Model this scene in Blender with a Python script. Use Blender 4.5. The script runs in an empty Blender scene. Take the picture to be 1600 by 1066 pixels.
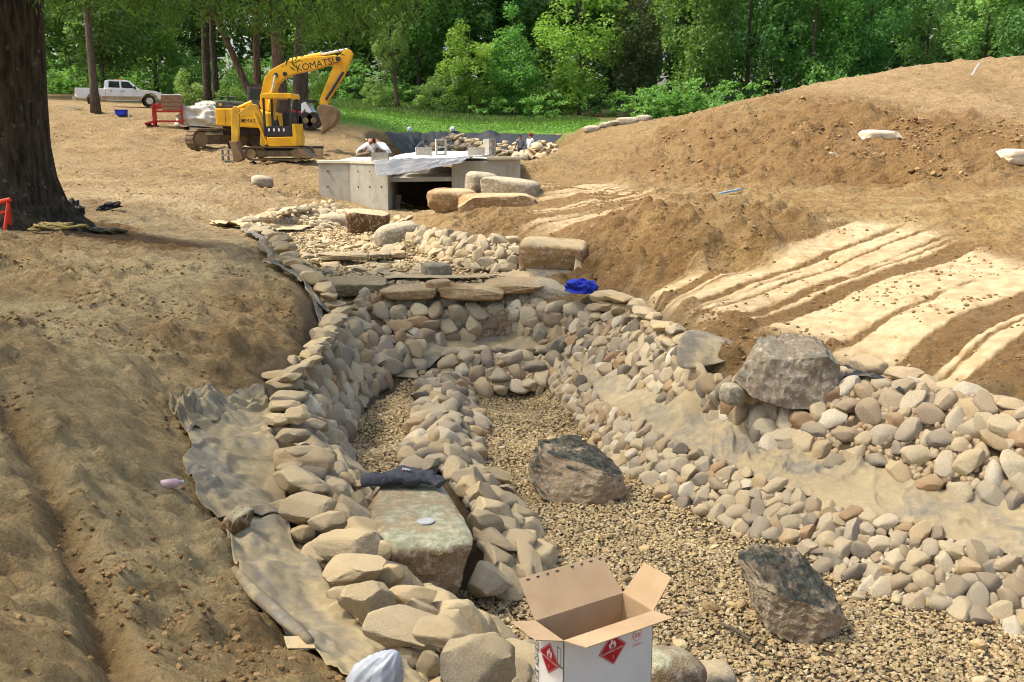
import bpy, bmesh, math, random
import numpy as np
from mathutils import Vector, Matrix, Euler, Quaternion

# ------------------------------------------------------------------ camera, sky, sun, exposure
scene = bpy.context.scene
F, TH, CZ = 1570.0, math.radians(12.0), 3.0          # focal length in photo pixels, pitch, eye height over the gravel bed
cam = bpy.data.cameras.new('camera')
cam.sensor_width = 36.0
cam.lens = 36.0 * F / 1600.0
cam.clip_start, cam.clip_end = 0.05, 800.0
cam_o = bpy.data.objects.new('camera', cam)
cam_o.location = (0, 0, CZ)
cam_o.rotation_euler = (math.pi / 2 - TH, 0, 0)
scene.collection.objects.link(cam_o)
scene.camera = cam_o

SUN = Vector((-0.54, -0.02, 0.84)).normalized()         # direction towards the sun
world = bpy.data.worlds.new('World')
scene.world = world
world.use_nodes = True
wn = world.node_tree.nodes
sky = wn.new('ShaderNodeTexSky')
sky.sky_type = 'NISHITA'
sky.sun_disc = False
sky.sun_elevation = math.asin(SUN.z)
sky.sun_rotation = math.atan2(SUN.x, SUN.y)
sky.air_density, sky.dust_density, sky.ozone_density = 1.0, 5.0, 0.6
bg = wn['Background']
bg.inputs[1].default_value = 0.15
world.node_tree.links.new(sky.outputs[0], bg.inputs[0])

sun = bpy.data.lights.new('sun', 'SUN')
sun.energy, sun.angle, sun.color = 2.3, math.radians(4.0), (1.0, 0.95, 0.87)
sun_o = bpy.data.objects.new('sun', sun)
sun_o.rotation_euler = (-SUN).to_track_quat('-Z', 'Y').to_euler()
sun_o.location = (-30, 0, 50)
scene.collection.objects.link(sun_o)
vs = scene.view_settings
vs.view_transform, vs.look, vs.gamma, vs.use_curve_mapping = 'Standard', 'None', 1.0, False
vs.exposure = 1.08
scene.render.engine = 'CYCLES'
scene.cycles.use_denoising = True
scene.cycles.max_bounces = 6
scene.cycles.pixel_filter_type = 'BLACKMAN_HARRIS'; scene.cycles.filter_width = 1.0
scene.cycles.transparent_max_bounces = 8

# ------------------------------------------------------------------ helpers
C = scene.collection
R = math.radians
rng = random.Random(7)
nrs = np.random.RandomState(11)

def ray(px, py):
    dx, dy = (px - 800) / F, (533 - py) / F
    return dx, math.cos(TH) + dy * math.sin(TH), -math.sin(TH) + dy * math.cos(TH)
def onz(px, py, z):                       # where that line of sight meets height z
    a, b, c = ray(px, py); t = (z - CZ) / c
    return Vector((a * t, b * t, z))
def atY(px, py, Y):                       # where it meets depth Y
    a, b, c = ray(px, py); t = Y / b
    return Vector((a * t, Y, CZ + c * t))
def srgb(r, g, b):
    f = lambda v: (v / 255 / 12.92) if v <= 10 else (((v / 255) + .055) / 1.055) ** 2.4
    return (f(r), f(g), f(b), 1.0)

def tag(o, label=None, cat=None, group=None, kind=None):
    if label: o['label'] = label
    if cat: o['category'] = cat
    if group: o['group'] = group
    if kind: o['kind'] = kind
    elif cat and 'kind' not in o: o['kind'] = 'thing'
    return o
def link(o, parent=None):
    C.objects.link(o)
    if parent: o.parent = parent
    return o
def thing(name, label, cat, loc=(0, 0, 0), rz=0, group=None):
    o = bpy.data.objects.new(name, None)
    o.location = loc; o.rotation_euler = (0, 0, rz); o.empty_display_size = .1
    link(o); tag(o, label, cat, group)
    return o

class MB:                                  # collects shapes, builds one mesh
    def __init__(s): s.v, s.f = [], []
    def add(s, v, f):
        n = len(s.v); s.v += [tuple(p) for p in v]; s.f += [tuple(i + n for i in q) for q in f]; return s
    def box(s, c, d, rot=None):
        c = Vector(c); hx, hy, hz = d[0] / 2, d[1] / 2, d[2] / 2
        v = [Vector((x, y, z)) for z in (-hz, hz) for x, y in ((-hx, -hy), (hx, -hy), (hx, hy), (-hx, hy))]
        if rot: m = Euler(rot).to_matrix(); v = [m @ p for p in v]
        return s.add([p + c for p in v], [(3, 2, 1, 0), (4, 5, 6, 7), (0, 1, 5, 4), (1, 2, 6, 5), (2, 3, 7, 6), (3, 0, 4, 7)])
    def tube(s, pts, r, n=8, cap=True):
        pts = [Vector(p) for p in pts]
        rs = r if isinstance(r, (list, tuple)) else [r] * len(pts)
        v, f = [], []
        up = Vector((0, 0, 1))
        for i, p in enumerate(pts):
            d = (pts[min(i + 1, len(pts) - 1)] - pts[max(i - 1, 0)]).normalized()
            a = d.cross(up if abs(d.z) < .95 else Vector((1, 0, 0))).normalized(); b = d.cross(a)
            for k in range(n):
                t = 2 * math.pi * k / n
                v.append(p + (a * math.cos(t) + b * math.sin(t)) * rs[i])
        for i in range(len(pts) - 1):
            for k in range(n):
                f.append((i * n + k, i * n + (k + 1) % n, (i + 1) * n + (k + 1) % n, (i + 1) * n + k))
        if cap:
            f.append(tuple(range(n))[::-1]); f.append(tuple((len(pts) - 1) * n + k for k in range(n)))
        return s.add(v, f)
    def cyl(s, a, b, r, n=16): return s.tube([a, b], r, n)
    def prism(s, poly, a, b, ax='y'):     # outline in the plane across axis ax, extruded from a to b
        n = len(poly); v = []
        for t in (a, b):
            for p in poly:
                v.append((p[0], t, p[1]) if ax == 'y' else ((t, p[0], p[1]) if ax == 'x' else (p[0], p[1], t)))
        f = [tuple(range(n)), tuple(range(2 * n - 1, n - 1, -1))]
        f += [((i + 1) % n, i, n + i, n + (i + 1) % n) for i in range(n)]
        return s.add(v, f)
    def build(s, name, mat, parent=None, smooth=False, bevel=0, loc=None, rz=None, sub=0):
        me = bpy.data.meshes.new(name); me.from_pydata(s.v, [], s.f); me.update()
        bm = bmesh.new(); bm.from_mesh(me); bmesh.ops.recalc_face_normals(bm, faces=bm.faces)
        if bevel: bmesh.ops.bevel(bm, geom=bm.edges[:], offset=bevel, segments=2, affect='EDGES', profile=.6)
        bm.to_mesh(me); bm.free()
        if smooth:
            me.polygons.foreach_set('use_smooth', [True] * len(me.polygons))
        if mat: me.materials.append(mat)
        o = bpy.data.objects.new(name, me); link(o, parent)
        if loc is not None: o.location = loc
        if rz is not None: o.rotation_euler = (0, 0, rz)
        if sub:
            m = o.modifiers.new('sub', 'SUBSURF'); m.levels = m.render_levels = sub
        return o

def np_mesh(name, V, T, mat, smooth=False, attrs=None, quads=False):
    me = bpy.data.meshes.new(name)
    V = np.ascontiguousarray(V, dtype=np.float32); T = np.ascontiguousarray(T, dtype=np.int32)
    k = T.shape[1]
    me.vertices.add(len(V)); me.vertices.foreach_set('co', V.ravel())
    me.loops.add(T.size); me.loops.foreach_set('vertex_index', T.ravel())
    me.polygons.add(len(T))
    me.polygons.foreach_set('loop_start', np.arange(len(T), dtype=np.int32) * k)
    me.polygons.foreach_set('use_smooth', np.full(len(T), smooth, dtype=bool))
    me.update(calc_edges=True)
    for an, dom, arr in (attrs or []):
        at = me.attributes.new(an, 'FLOAT', dom); at.data.foreach_set('value', np.ascontiguousarray(arr, dtype=np.float32))
    if mat: me.materials.append(mat)
    return me

# ---- noise on arrays
def _h(ix, iy, s):
    n = (ix.astype(np.int64) * 374761393 + iy.astype(np.int64) * 668265263 + s * 1442695041) & 0xffffffff
    n = ((n ^ (n >> 13)) * 1274126177) & 0xffffffff
    return ((n ^ (n >> 16)) & 0xffffff) / float(0xffffff)
def vn(x, y, s=0):
    ix, iy = np.floor(x), np.floor(y); fx, fy = x - ix, y - iy
    fx, fy = fx * fx * fx * (fx * (fx * 6 - 15) + 10), fy * fy * fy * (fy * (fy * 6 - 15) + 10)
    a, b = _h(ix, iy, s), _h(ix + 1, iy, s); c, d = _h(ix, iy + 1, s), _h(ix + 1, iy + 1, s)
    return (a + (b - a) * fx) * (1 - fy) + (c + (d - c) * fx) * fy - .5
def fbm(x, y, s=0, o=4, g=.5):
    r = 0; a = 1.0
    for i in range(o):
        c_, s_ = math.cos(.6 * i), math.sin(.6 * i)
        r = r + a * vn((x * c_ - y * s_) * 2 ** i, (x * s_ + y * c_) * 2 ** i, s + i * 17); a *= g
    return r
def clods(x, y, cell, s=0, dens=.6):      # little domes: crumbs of soil
    X, Y = x / cell, y / cell; ix, iy = np.floor(X), np.floor(Y); out = np.zeros_like(x)
    for i in (-1, 0, 1):
        for j in (-1, 0, 1):
            a, b = ix + i, iy + j
            cx, cy = a + _h(a, b, s), b + _h(a, b, s + 5); r = .25 + .4 * _h(a, b, s + 9)
            on = _h(a, b, s + 13) < dens
            d2 = ((X - cx) ** 2 + (Y - cy) ** 2 * (0.7 + .8 * _h(a, b, s + 21))) / r ** 2
            out = np.maximum(out, np.where(on & (d2 < 1), np.sqrt(np.clip(1 - d2, 0, 1)) * r, 0))
    return out * cell

# ------------------------------------------------------------------ procedural materials
class NT:
    def __init__(s, name):
        s.m = bpy.data.materials.new(name); s.m.use_nodes = True; s.t = s.m.node_tree; s.n = s.t.nodes
        s.p = s.n['Principled BSDF']; s.out = s.n['Material Output']
    def node(s, ty, **kw):
        n = s.n.new(ty)
        for k, v in kw.items(): setattr(n, k, v)
        return n
    def put(s, a, b): s.t.links.new(a, b)
    def val(s, sock, v):
        if isinstance(v, bpy.types.NodeSocket): s.put(v, sock)
        else: sock.default_value = v
    def noise(s, vec, scale, detail=4, rough=.55, dist=0):
        n = s.node('ShaderNodeTexNoise'); n.inputs['Scale'].default_value = scale; n.inputs['Detail'].default_value = detail
        n.inputs['Roughness'].default_value = rough; n.inputs['Distortion'].default_value = dist
        if vec: s.put(vec, n.inputs['Vector'])
        return n.outputs[0]
    def vor(s, vec, scale, feature='F1'):
        n = s.node('ShaderNodeTexVoronoi', feature=feature); n.inputs['Scale'].default_value = scale
        if vec: s.put(vec, n.inputs['Vector'])
        return n
    def ramp(s, fac, stops):
        n = s.node('ShaderNodeValToRGB'); e = n.color_ramp.elements
        while len(e) < len(stops): e.new(.5)
        for i, (p, c) in enumerate(stops): e[i].position = p; e[i].color = c if len(c) == 4 else (*c, 1)
        s.put(fac, n.inputs[0]); return n.outputs[0]
    def step(s, fac, a, b):
        n = s.node('ShaderNodeMapRange'); n.inputs[1].default_value = a; n.inputs[2].default_value = b; n.clamp = True
        s.put(fac, n.inputs[0]); return n.outputs[0]
    def mix(s, f, a, b, mode='MIX'):
        n = s.node('ShaderNodeMix', data_type='RGBA', blend_type=mode)
        s.val(n.inputs[0], f); s.val(n.inputs[6], a); s.val(n.inputs[7], b); return n.outputs[2]
    def math(s, op, a, b=0.0, c=None):
        n = s.node('ShaderNodeMath', operation=op); s.val(n.inputs[0], a); s.val(n.inputs[1], b)
        if c is not None: s.val(n.inputs[2], c)
        return n.outputs[0]
    def attr(s, name): return s.node('ShaderNodeAttribute', attribute_name=name).outputs['Fac']
    def obj(s, randomise=True):
        t = s.node('ShaderNodeTexCoord').outputs['Object']
        if not randomise: return t
        oi = s.node('ShaderNodeObjectInfo').outputs['Random']
        v = s.node('ShaderNodeVectorMath', operation='ADD'); s.put(t, v.inputs[0])
        k = s.math('MULTIPLY', oi, 37.0); s.put(k, v.inputs[1]); return v.outputs[0]
    def pos(s): return s.node('ShaderNodeNewGeometry').outputs['Position']
    def nz(s):
        x = s.node('ShaderNodeSeparateXYZ'); s.put(s.node('ShaderNodeNewGeometry').outputs['Normal'], x.inputs[0]); return x.outputs[2]
    def rnd(s): return s.node('ShaderNodeObjectInfo').outputs['Random']
    def bump(s, h, strength=.4, dist=.02):
        n = s.node('ShaderNodeBump'); n.inputs['Strength'].default_value = strength; n.inputs['Distance'].default_value = dist
        s.put(h, n.inputs['Height']); s.put(n.outputs[0], s.p.inputs['Normal'])
    def fin(s, col=None, rough=.9, spec=.25, metal=0):
        if col is not None: s.val(s.p.inputs['Base Color'], col)
        s.val(s.p.inputs['Roughness'], rough); s.val(s.p.inputs['Specular IOR Level'], spec); s.p.inputs['Metallic'].default_value = metal
        return s.m

def plain(name, c, c2=None, rough=.6, scale=8, bump=.1, spec=.4, metal=0, bd=.01, obj=True):
    n = NT(name); v = n.obj() if obj else n.pos()
    a = n.noise(v, scale, 5); c2 = c2 or tuple(x * .7 for x in c[:3]) + (1,)
    col = n.mix(n.step(a, .35, .65), c, c2)
    if bump: n.bump(n.noise(v, scale * 4, 4), bump, bd)
    return n.fin(col, rough, spec, metal)
# ------------------------------------------------------------------ terrain: heights from surveyed break lines
def poly(pts):                                 # pixel break line with heights -> world
    return [onz(*p) for p in pts]
def polyY(pts):
    return [atY(*p) for p in pts]
def resample(P, sp):
    out = [P[0]]
    for a, b in zip(P, P[1:]):
        n = max(1, int((b - a).length / sp))
        out += [a.lerp(b, (k + 1) / n) for k in range(n)]
    return out
# break lines of the stream
GR_R = [(865, 605, 0), (885, 640, 0), (930, 690, 0), (985, 745, 0), (1060, 790, 0), (1160, 832, 0), (1300, 895, 0), (1400, 937, 0), (1600, 992, 0), (1800, 1060, 0)]
GR_END = [(722, 607, 0), (800, 600, 0), (865, 605, 0)]
GR_L = [(722, 607, 0), (740, 660, 0), (742, 700, 0), (738, 738, 0), (790, 775, 0), (812, 830, 0), (850, 890, 0), (800, 925, 0), (760, 925, 0)]
GR_B = [(690, 915, 0), (705, 965, 0), (800, 1035, 0), (900, 1080, 0), (1080, 1062, 0)]
CH_L = [(664, 585, .15), (625, 605, .12), (585, 630, .1), (550, 660, .1), (540, 700, .1), (548, 740, .1)]
CH_R = [(668, 592, .15), (652, 620, .12), (640, 650, .1), (628, 700, .1), (618, 738, .1)]
DIV = [(695, 598, .16), (690, 640, .17), (690, 690, .18), (690, 728, .16)]
SH_F = [(640, 568, .3), (690, 558, .3), (800, 552, .3), (865, 556, .3), (900, 590, .3), (950, 640, .3), (1050, 695, .3), (1150, 733, .3), (1300, 794, .3), (1450, 836, .3), (1600, 874, .3), (1800, 930, .3)]
SH_B = [(610, 560, .4), (690, 534, .4), (800, 526, .4), (880, 545, .4), (960, 590, .4), (1050, 638, .4), (1180, 690, .4), (1300, 728, .4), (1450, 770, .4), (1600, 800, .4), (1800, 850, .4)]
UW_T = [(840, 474, .85), (920, 478, .88), (990, 490, .88), (1050, 540, .85), (1100, 585, .82), (1180, 605, .82), (1330, 595, .85), (1450, 625, .85), (1600, 665, .85), (1800, 715, .85)]
FW_T = [(540, 480, .8), (600, 484, .78), (700, 484, .76), (800, 480, .78), (840, 476, .82)]
LEDGE = [(505, 462, .98), (600, 452, .97), (720, 450, .96), (840, 452, .98)]
LEDGE_F = [(515, 474, .82), (600, 476, .78), (720, 474, .76), (840, 472, .84)]
LW_B = [(660, 578, .2), (600, 600, .15), (560, 630, .1), (525, 690, .1), (535, 745, .1), (560, 800, .08), (600, 880, .05), (640, 925, .02), (700, 985, .0), (820, 1070, .0)]
LW_T = [(530, 476, .85), (500, 540, .7), (455, 620, .6), (450, 700, .6), (480, 800, .58), (530, 885, .55), (600, 955, .5), (690, 1020, .5), (790, 1090, .5)]
LN_I = [(420, 615, .62), (405, 680, .6), (415, 760, .55), (455, 860, .5), (520, 960, .48), (590, 1020, .48), (680, 1100, .5)]
LN_O = [(350, 598, .85), (300, 650, .82), (285, 730, .8), (300, 790, .75), (365, 850, .68), (370, 905, .64), (450, 985, .6), (540, 1060, .6)]
BANK_L = [(470, 440, 1.15), (495, 480, 1.0), (488, 520, .95), (470, 560, .9), (420, 590, .88)]
RIM_L = [(330, 350, 1.4), (400, 358, 1.4), (430, 400, 1.3), (455, 430, 1.18)]
SOIL = [(200, 700, 1.05), (100, 800, 1.15), (0, 900, 1.25), (0, 1066, 1.4), (250, 1000, .92), (400, 1066, .85), (0, 700, 1.35), (150, 900, 1.08), (0, 500, 1.5), (200, 560, 1.25), (300, 480, 1.25), (400, 420, 1.28), (420, 500, 1.05), (100, 600, 1.35),
        (60, 362, 1.72), (150, 370, 1.62), (250, 380, 1.5), (330, 400, 1.42), (-150, 420, 1.75), (-200, 700, 1.5), (200, 320, 1.68), (300, 300, 1.65), (420, 300, 1.6), (320, 335, 1.48), (130, 300, 1.75), (250, 270, 1.75), (0, 300, 1.85), (-300, 300, 1.95), (470, 300, 1.5), (480, 320, 1.25),
        (250, 820, .88), (150, 1000, 1.1), (330, 900, .72), (300, 560, 1.05), (380, 560, .95), (-200, 1000, 1.6)]
UP = [(500, 440, 1.0), (560, 425, .98), (650, 430, .96), (720, 438, .96), (800, 440, .97), (480, 415, 1.02), (480, 390, 1.06), (530, 400, 1.04), (600, 402, 1.04), (480, 365, 1.1), (540, 360, 1.12), (600, 375, 1.1), (500, 345, 1.14), (560, 345, 1.12), (610, 350, 1.12), (740, 415, 1.0), (800, 415, 1.0), (640, 412, 1.03),
      (640, 332, .95), (700, 332, .95), (590, 336, 1.02)]
RW_T = [(650, 372, 1.28), (720, 375, 1.3), (800, 378, 1.3)]
RW_B = [(640, 395, 1.08), (720, 408, 1.05), (800, 412, 1.02)]
MND = [(640, 352, 1.3), (680, 348, 1.42), (740, 352, 1.5), (800, 355, 1.5), (760, 335, 1.5), (860, 355, 1.5), (910, 375, 1.4), (905, 420, 1.12), (920, 440, 1.05), (950, 460, 1.02), (920, 340, 1.6), (980, 430, 1.15)]
RB = [(1000, 468, 1.05), (1060, 515, 1.0), (1110, 535, 1.0), (1310, 565, 1.0), (1400, 595, 1.0), (1500, 615, 1.0), (1600, 642, .98), (1800, 690, .98)]
SLOPE_T = [(990, 350, 1.68), (1100, 380, 1.66), (1200, 362, 1.78), (1330, 340, 1.85), (1450, 345, 1.85), (1600, 350, 1.85), (1800, 365, 1.85)]
SLOPE_M = [(1000, 420, 1.3), (1120, 430, 1.4), (1250, 430, 1.5), (1400, 450, 1.48), (1600, 480, 1.45), (1200, 490, 1.2), (1350, 510, 1.22), (1500, 550, 1.2), (1800, 520, 1.45)]
ROAD = [(840, 262, 1.85), (900, 290, 1.72), (950, 300, 1.7), (1050, 305, 1.78), (1200, 318, 1.86), (1350, 318, 1.9), (1600, 322, 1.9), (1850, 330, 1.9), (950, 260, 1.8), (930, 320, 1.68), (1030, 335, 1.72)]
CUL = [(500, 312, 1.45), (550, 322, 1.15), (605, 332, 1.0), (820, 290, 1.9)]
YPT = [(1040, 285, 24), (1150, 290, 22), (1300, 290, 20), (1450, 285, 20), (1600, 280, 19.5), (1800, 280, 20), (1030, 240, 29), (1100, 250, 26), (1200, 240, 24.5), (1300, 235, 24), (1400, 235, 23.5), (1500, 240, 23), (1600, 240, 22.5), (1040, 200, 31), (1120, 190, 30), (1200, 185, 29), (1290, 178, 28), (1400, 190, 27), (1500, 190, 27), (1600, 185, 27), (1200, 152, 34), (1320, 128, 36), (1450, 101, 38), (1600, 91, 38), (1750, 90, 38), (1850, 200, 26), (1330, 150, 33), (1450, 140, 33), (1600, 135, 32),
       (1010, 198, 40), (960, 215, 42), (900, 225, 42), (950, 235, 34), (880, 250, 32), (960, 197, 52), (900, 201, 60), (1000, 193, 56),
       (100, 240, 38), (250, 245, 37), (350, 250, 35.5), (440, 249, 36), (520, 248, 34), (330, 262, 31), (200, 262, 33), (60, 255, 34), (-200, 245, 38), (480, 255, 31),
       (80, 172, 48), (160, 186, 48), (240, 201, 47), (300, 205, 46), (350, 225, 44), (80, 215, 42), (200, 225, 41), (400, 222, 44), (-150, 165, 48), (110, 160, 62), (180, 168, 66), (250, 175, 64), (320, 182, 62), (420, 195, 56), (480, 205, 52), (530, 208, 50), (560, 225, 46), (520, 232, 42), (600, 240, 44), (620, 250, 36), (590, 225, 52),
       (560, 190, 66), (530, 165, 78), (620, 160, 84), (640, 187, 72), (750, 190, 76), (850, 190, 76), (900, 185, 80), (600, 203, 67), (700, 206, 67), (800, 207, 67), (870, 208, 66), (700, 175, 86), (850, 178, 88), (1000, 186, 78), (300, 160, 84), (100, 150, 84), (450, 160, 84), (1200, 175, 70), (1500, 160, 70), (1200, 175, 95), (1500, 160, 95)]
POND = [(620, 241, 60), (700, 241, 60), (780, 241, 60), (840, 241, 60), (650, 247, 50), (750, 247, 50), (820, 247, 46), (700, 254, 38), (640, 253, 40), (780, 254, 36)]
WXYZ = [(-2.6, 25.5, .9), (-1.7, 25.5, .9), (-2.6, 27, .85), (-1.7, 27, .85), (-2.2, 24.2, .95), (0, 0, 1.35), (-2.5, .5, 1.55), (2.5, 0, 1.3), (0, 1.6, 1.15), (1.2, 2.2, .8), (0, -8, 1.5), (-10, -6, 1.9), (10, -6, 1.6), (-9, 4, 1.8), (-14, 10, 1.9), (6, 2, 1.0), (2.2, 3.2, .1), (3.2, 3.8, 0), (1.2, 4.2, 0.02), (.1, 3.1, .62), (.6, 3.3, .45),
        (4.5, 4.0, .4), (5.5, 5, .95), (9, 7, 1.6), (14, 12, 1.9), (20, 20, 2.6), (-20, 25, 2.0), (-25, 40, 2.3), (-30, 60, 4), (26, 40, 5.2), (40, 60, 4.5), (40, 90, 5), (-45, 90, 6), (0, 110, 7), (-60, 130, 8), (60, 130, 7), (0, 160, 9), (120, 100, 6), (-120, 100, 8), (120, 0, 3), (-120, 0, 3), (0, -60, 2), (160, 160, 8), (-160, 160, 10)]
ctl = []
for L in (GR_R, GR_END, GR_L, GR_B, CH_L, CH_R, DIV, SH_F, SH_B, UW_T, FW_T, LEDGE, LEDGE_F, LW_B, LW_T, LN_I, LN_O, BANK_L, RIM_L, RW_T, RW_B, RB, SLOPE_T):
    ctl += resample(poly(L), .45)
for L in (SOIL, UP, MND, ROAD, CUL): ctl += poly(L)
ctl += polyY(YPT) + polyY(POND)
def _pe(P, u):
    L = [0]
    for a, b in zip(P, P[1:]): L.append(L[-1] + (b - a).length)
    d = u * L[-1]
    for i in range(len(P) - 1):
        if d <= L[i + 1] or i == len(P) - 2: return P[i].lerp(P[i + 1], (d - L[i]) / max(1e-6, L[i + 1] - L[i]))
_rb, _st = poly(RB), poly(SLOPE_T[2:])
for u in np.linspace(.0, 1, 9):                  # the scraped slope is an even plane
    for v in (.2, .4, .6, .8): ctl.append(_pe(_rb, float(u)).lerp(_pe(_st, float(u)), v))
ctl += [Vector(p) for p in WXYZ]
for g in [(800, 650), (790, 750), (850, 850), (1000, 900), (1100, 870), (1250, 960), (1000, 1000), (1400, 1020), (1600, 1060), (930, 780), (1750, 1100), (740, 960), (830, 700)]:
    ctl.append(onz(*g, 0))
for g in [(600, 650), (590, 710), (640, 610)]: ctl.append(onz(*g, .1))
ctl = np.array([tuple(p) for p in ctl])
keep = [0]
for i in range(1, len(ctl)):                    # drop near-duplicates
    d = np.hypot(ctl[keep, 0] - ctl[i, 0], ctl[keep, 1] - ctl[i, 1])
    if d.min() > .07: keep.append(i)
ctl = ctl[keep]
_c2 = .2 ** 2
def _phi(d2): return np.sqrt(d2 + _c2)
d2 = (ctl[:, None, 0] - ctl[None, :, 0]) ** 2 + (ctl[:, None, 1] - ctl[None, :, 1]) ** 2
n_ = len(ctl)
A = np.zeros((n_ + 1, n_ + 1)); A[:n_, :n_] = _phi(d2) - np.eye(n_) * .03; A[:n_, n_] = 1; A[n_, :n_] = 1
_w = np.linalg.solve(A, np.append(ctl[:, 2], 0))
def base_h(x, y):
    sh = x.shape; x, y = x.ravel(), y.ravel(); out = np.empty(len(x))
    for i in range(0, len(x), 20000):
        q = slice(i, i + 20000)
        out[q] = _phi((x[q, None] - ctl[None, :, 0]) ** 2 + (y[q, None] - ctl[None, :, 1]) ** 2) @ _w[:-1] + _w[-1]
    return out.reshape(sh)

def in_poly(x, y, P):
    c = np.zeros(x.shape, bool); n = len(P)
    for i in range(n):
        x1, y1, x2, y2 = P[i][0], P[i][1], P[(i + 1) % n][0], P[(i + 1) % n][1]
        if y1 == y2: continue
        c ^= ((y1 > y) != (y2 > y)) & (x < (x2 - x1) * (y - y1) / (y2 - y1) + x1)
    return c
def soft(x, y, P, w, s=0, wob=0.0):            # soft polygon mask: 1 inside, falling over w outside
    Pa = np.array([(p[0], p[1]) for p in P]); pad = w + wob * 2
    if x.ndim == 2:
        i0, i1 = np.searchsorted(xs, Pa[:, 0].min() - pad), np.searchsorted(xs, Pa[:, 0].max() + pad)
        j0, j1 = np.searchsorted(ys, Pa[:, 1].min() - pad), np.searchsorted(ys, Pa[:, 1].max() + pad)
        out = np.zeros(x.shape); sl = (slice(j0, j1), slice(i0, i1))
        out[sl] = soft(x[sl].ravel(), y[sl].ravel(), P, w, s, wob).reshape(x[sl].shape)
        return out
    if wob: x = x + wob * fbm(x * .8 / wob * .5, y * .8 / wob * .5, s); y = y + wob * fbm(x * .8 / wob * .5, y * .8 / wob * .5, s + 3)
    d = np.full(x.shape, 1e9); n = len(P)
    for i in range(n):
        ax, ay = P[i][0], P[i][1]; bx, by = P[(i + 1) % n][0] - ax, P[(i + 1) % n][1] - ay
        t = np.clip(((x - ax) * bx + (y - ay) * by) / (bx * bx + by * by + 1e-9), 0, 1)
        d = np.minimum(d, np.hypot(x - ax - t * bx, y - ay - t * by))
    return np.where(in_poly(x, y, P), 1.0, np.clip(1 - d / w, 0, 1))

def steps(a, b, s0, f):                        # spacing s0 growing with distance as f(t)
    out = [a]
    while out[-1] < b: out.append(out[-1] + s0 * f(out[-1]))
    return out
xp = steps(0, 150, .034, lambda t: 1 + max(0, t - 4.2) * .46 + max(0, t - 16) * .5 + max(0, t - 40) * 1.5)
xs = np.array([-v for v in xp[:0:-1]] + xp)
yp = steps(2.2, 175, .032, lambda t: 1 + max(0, t - 9) * .11 + max(0, t - 45) * .2 + max(0, t - 85) * .8)
ym = steps(0, 40, .15, lambda t: 1 + t * .35)
ys = np.array([2.2 - v for v in ym[:0:-1]] + yp)
GX, GY = np.meshgrid(xs, ys)
def _sub(a, k):
    b = a[::k]
    return b if b[-1] == a[-1] else np.append(b, a[-1])
_xc, _yc = _sub(xs, 3), _sub(ys, 3)
_zc = base_h(*np.meshgrid(_xc, _yc))
_zc = np.stack([np.interp(xs, _xc, r) for r in _zc])
GZ = np.stack([np.interp(ys, _yc, _zc[:, i]) for i in range(len(xs))], 1)
STREAM = [onz(*p) for p in [(505, 470, .9), (840, 462, .95)] + UW_T[1:]] + [Vector((4.5, 3.4, 0)), Vector((1.5, 3.2, 0))] + [onz(*p) for p in LN_I[::-1]] + [onz(470, 545, .9)]
UPPOOL = [onz(*p) for p in [(505, 462, .98), (840, 452, .98), (830, 420, 1.0), (800, 385, 1.25), (650, 378, 1.2), (612, 350, 1.12), (560, 335, 1.1), (480, 345, 1.2), (400, 352, 1.35), (440, 395, 1.25), (470, 435, 1.1)]]
SCRAPE = [onz(*p) for p in [(985, 448, 1.2), (1110, 500, 1.05), (1290, 535, 1.06), (1340, 558, 1.05), (1560, 580, 1.1), (1700, 600, 1.15), (1700, 420, 1.6), (1600, 375, 1.83), (1450, 352, 1.84), (1330, 346, 1.84), (1200, 385, 1.68)]]
SCR2 = [onz(*p) for p in [(835, 345, 1.58), (930, 350, 1.6), (1000, 318, 1.7), (950, 280, 1.76), (880, 290, 1.75)]]
PIT = polyY([(1130, 285, 22), (1400, 288, 20), (1600, 262, 20.5), (1600, 238, 22.5), (1500, 190, 27), (1380, 182, 27.5), (1220, 190, 28), (1130, 225, 26), (1090, 250, 25.5)])
LEFTM = polyY([(70, 232, 40), (330, 240, 38), (420, 222, 44), (300, 200, 47), (160, 175, 50), (60, 165, 50)])
LEFTLOW = [onz(*p) for p in [(0, 800, 1.2), (200, 780, 1.0), (330, 850, .8), (470, 1010, .7), (480, 1100, .7), (-200, 1100, 1.6), (-200, 800, 1.5)]]
BRIM = [onz(*p) for p in [(905, 430, 1.1), (1000, 450, 1.15), (1110, 505, 1.05), (1300, 545, 1.04), (1600, 595, 1.1), (1600, 670, .9), (1330, 600, .9), (1110, 565, .9), (1050, 530, .9), (960, 470, 1.0)]]
GRASS = polyY([(540, 190, 66), (600, 205, 66.5), (870, 208, 66), (905, 200, 64), (940, 192, 76), (900, 180, 84), (700, 170, 90), (620, 150, 95), (500, 140, 95), (500, 175, 76)])
m_str = soft(GX, GY, STREAM, .25); m_up = soft(GX, GY, UPPOOL, .3)
m_scr = np.maximum(soft(GX, GY, SCRAPE, .35, 3, .25), .8 * soft(GX, GY, SCR2, .6, 5, .4))
m_pit = soft(GX, GY, PIT, 1.5, 7, .8); m_lm = soft(GX, GY, LEFTM, 2, 8, .8)
m_ll = soft(GX, GY, LEFTLOW, .5, 9, .3); m_br = soft(GX, GY, BRIM, .25, 4, .1)
m_gr = soft(GX, GY, GRASS, 2.0, 2, 1.0)
MSIDE = polyY([(1030, 205, 32), (1200, 160, 33), (1330, 160, 31), (1600, 195, 26), (1700, 300, 19), (1400, 300, 19.5), (1100, 300, 21), (1000, 262, 27)])
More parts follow.
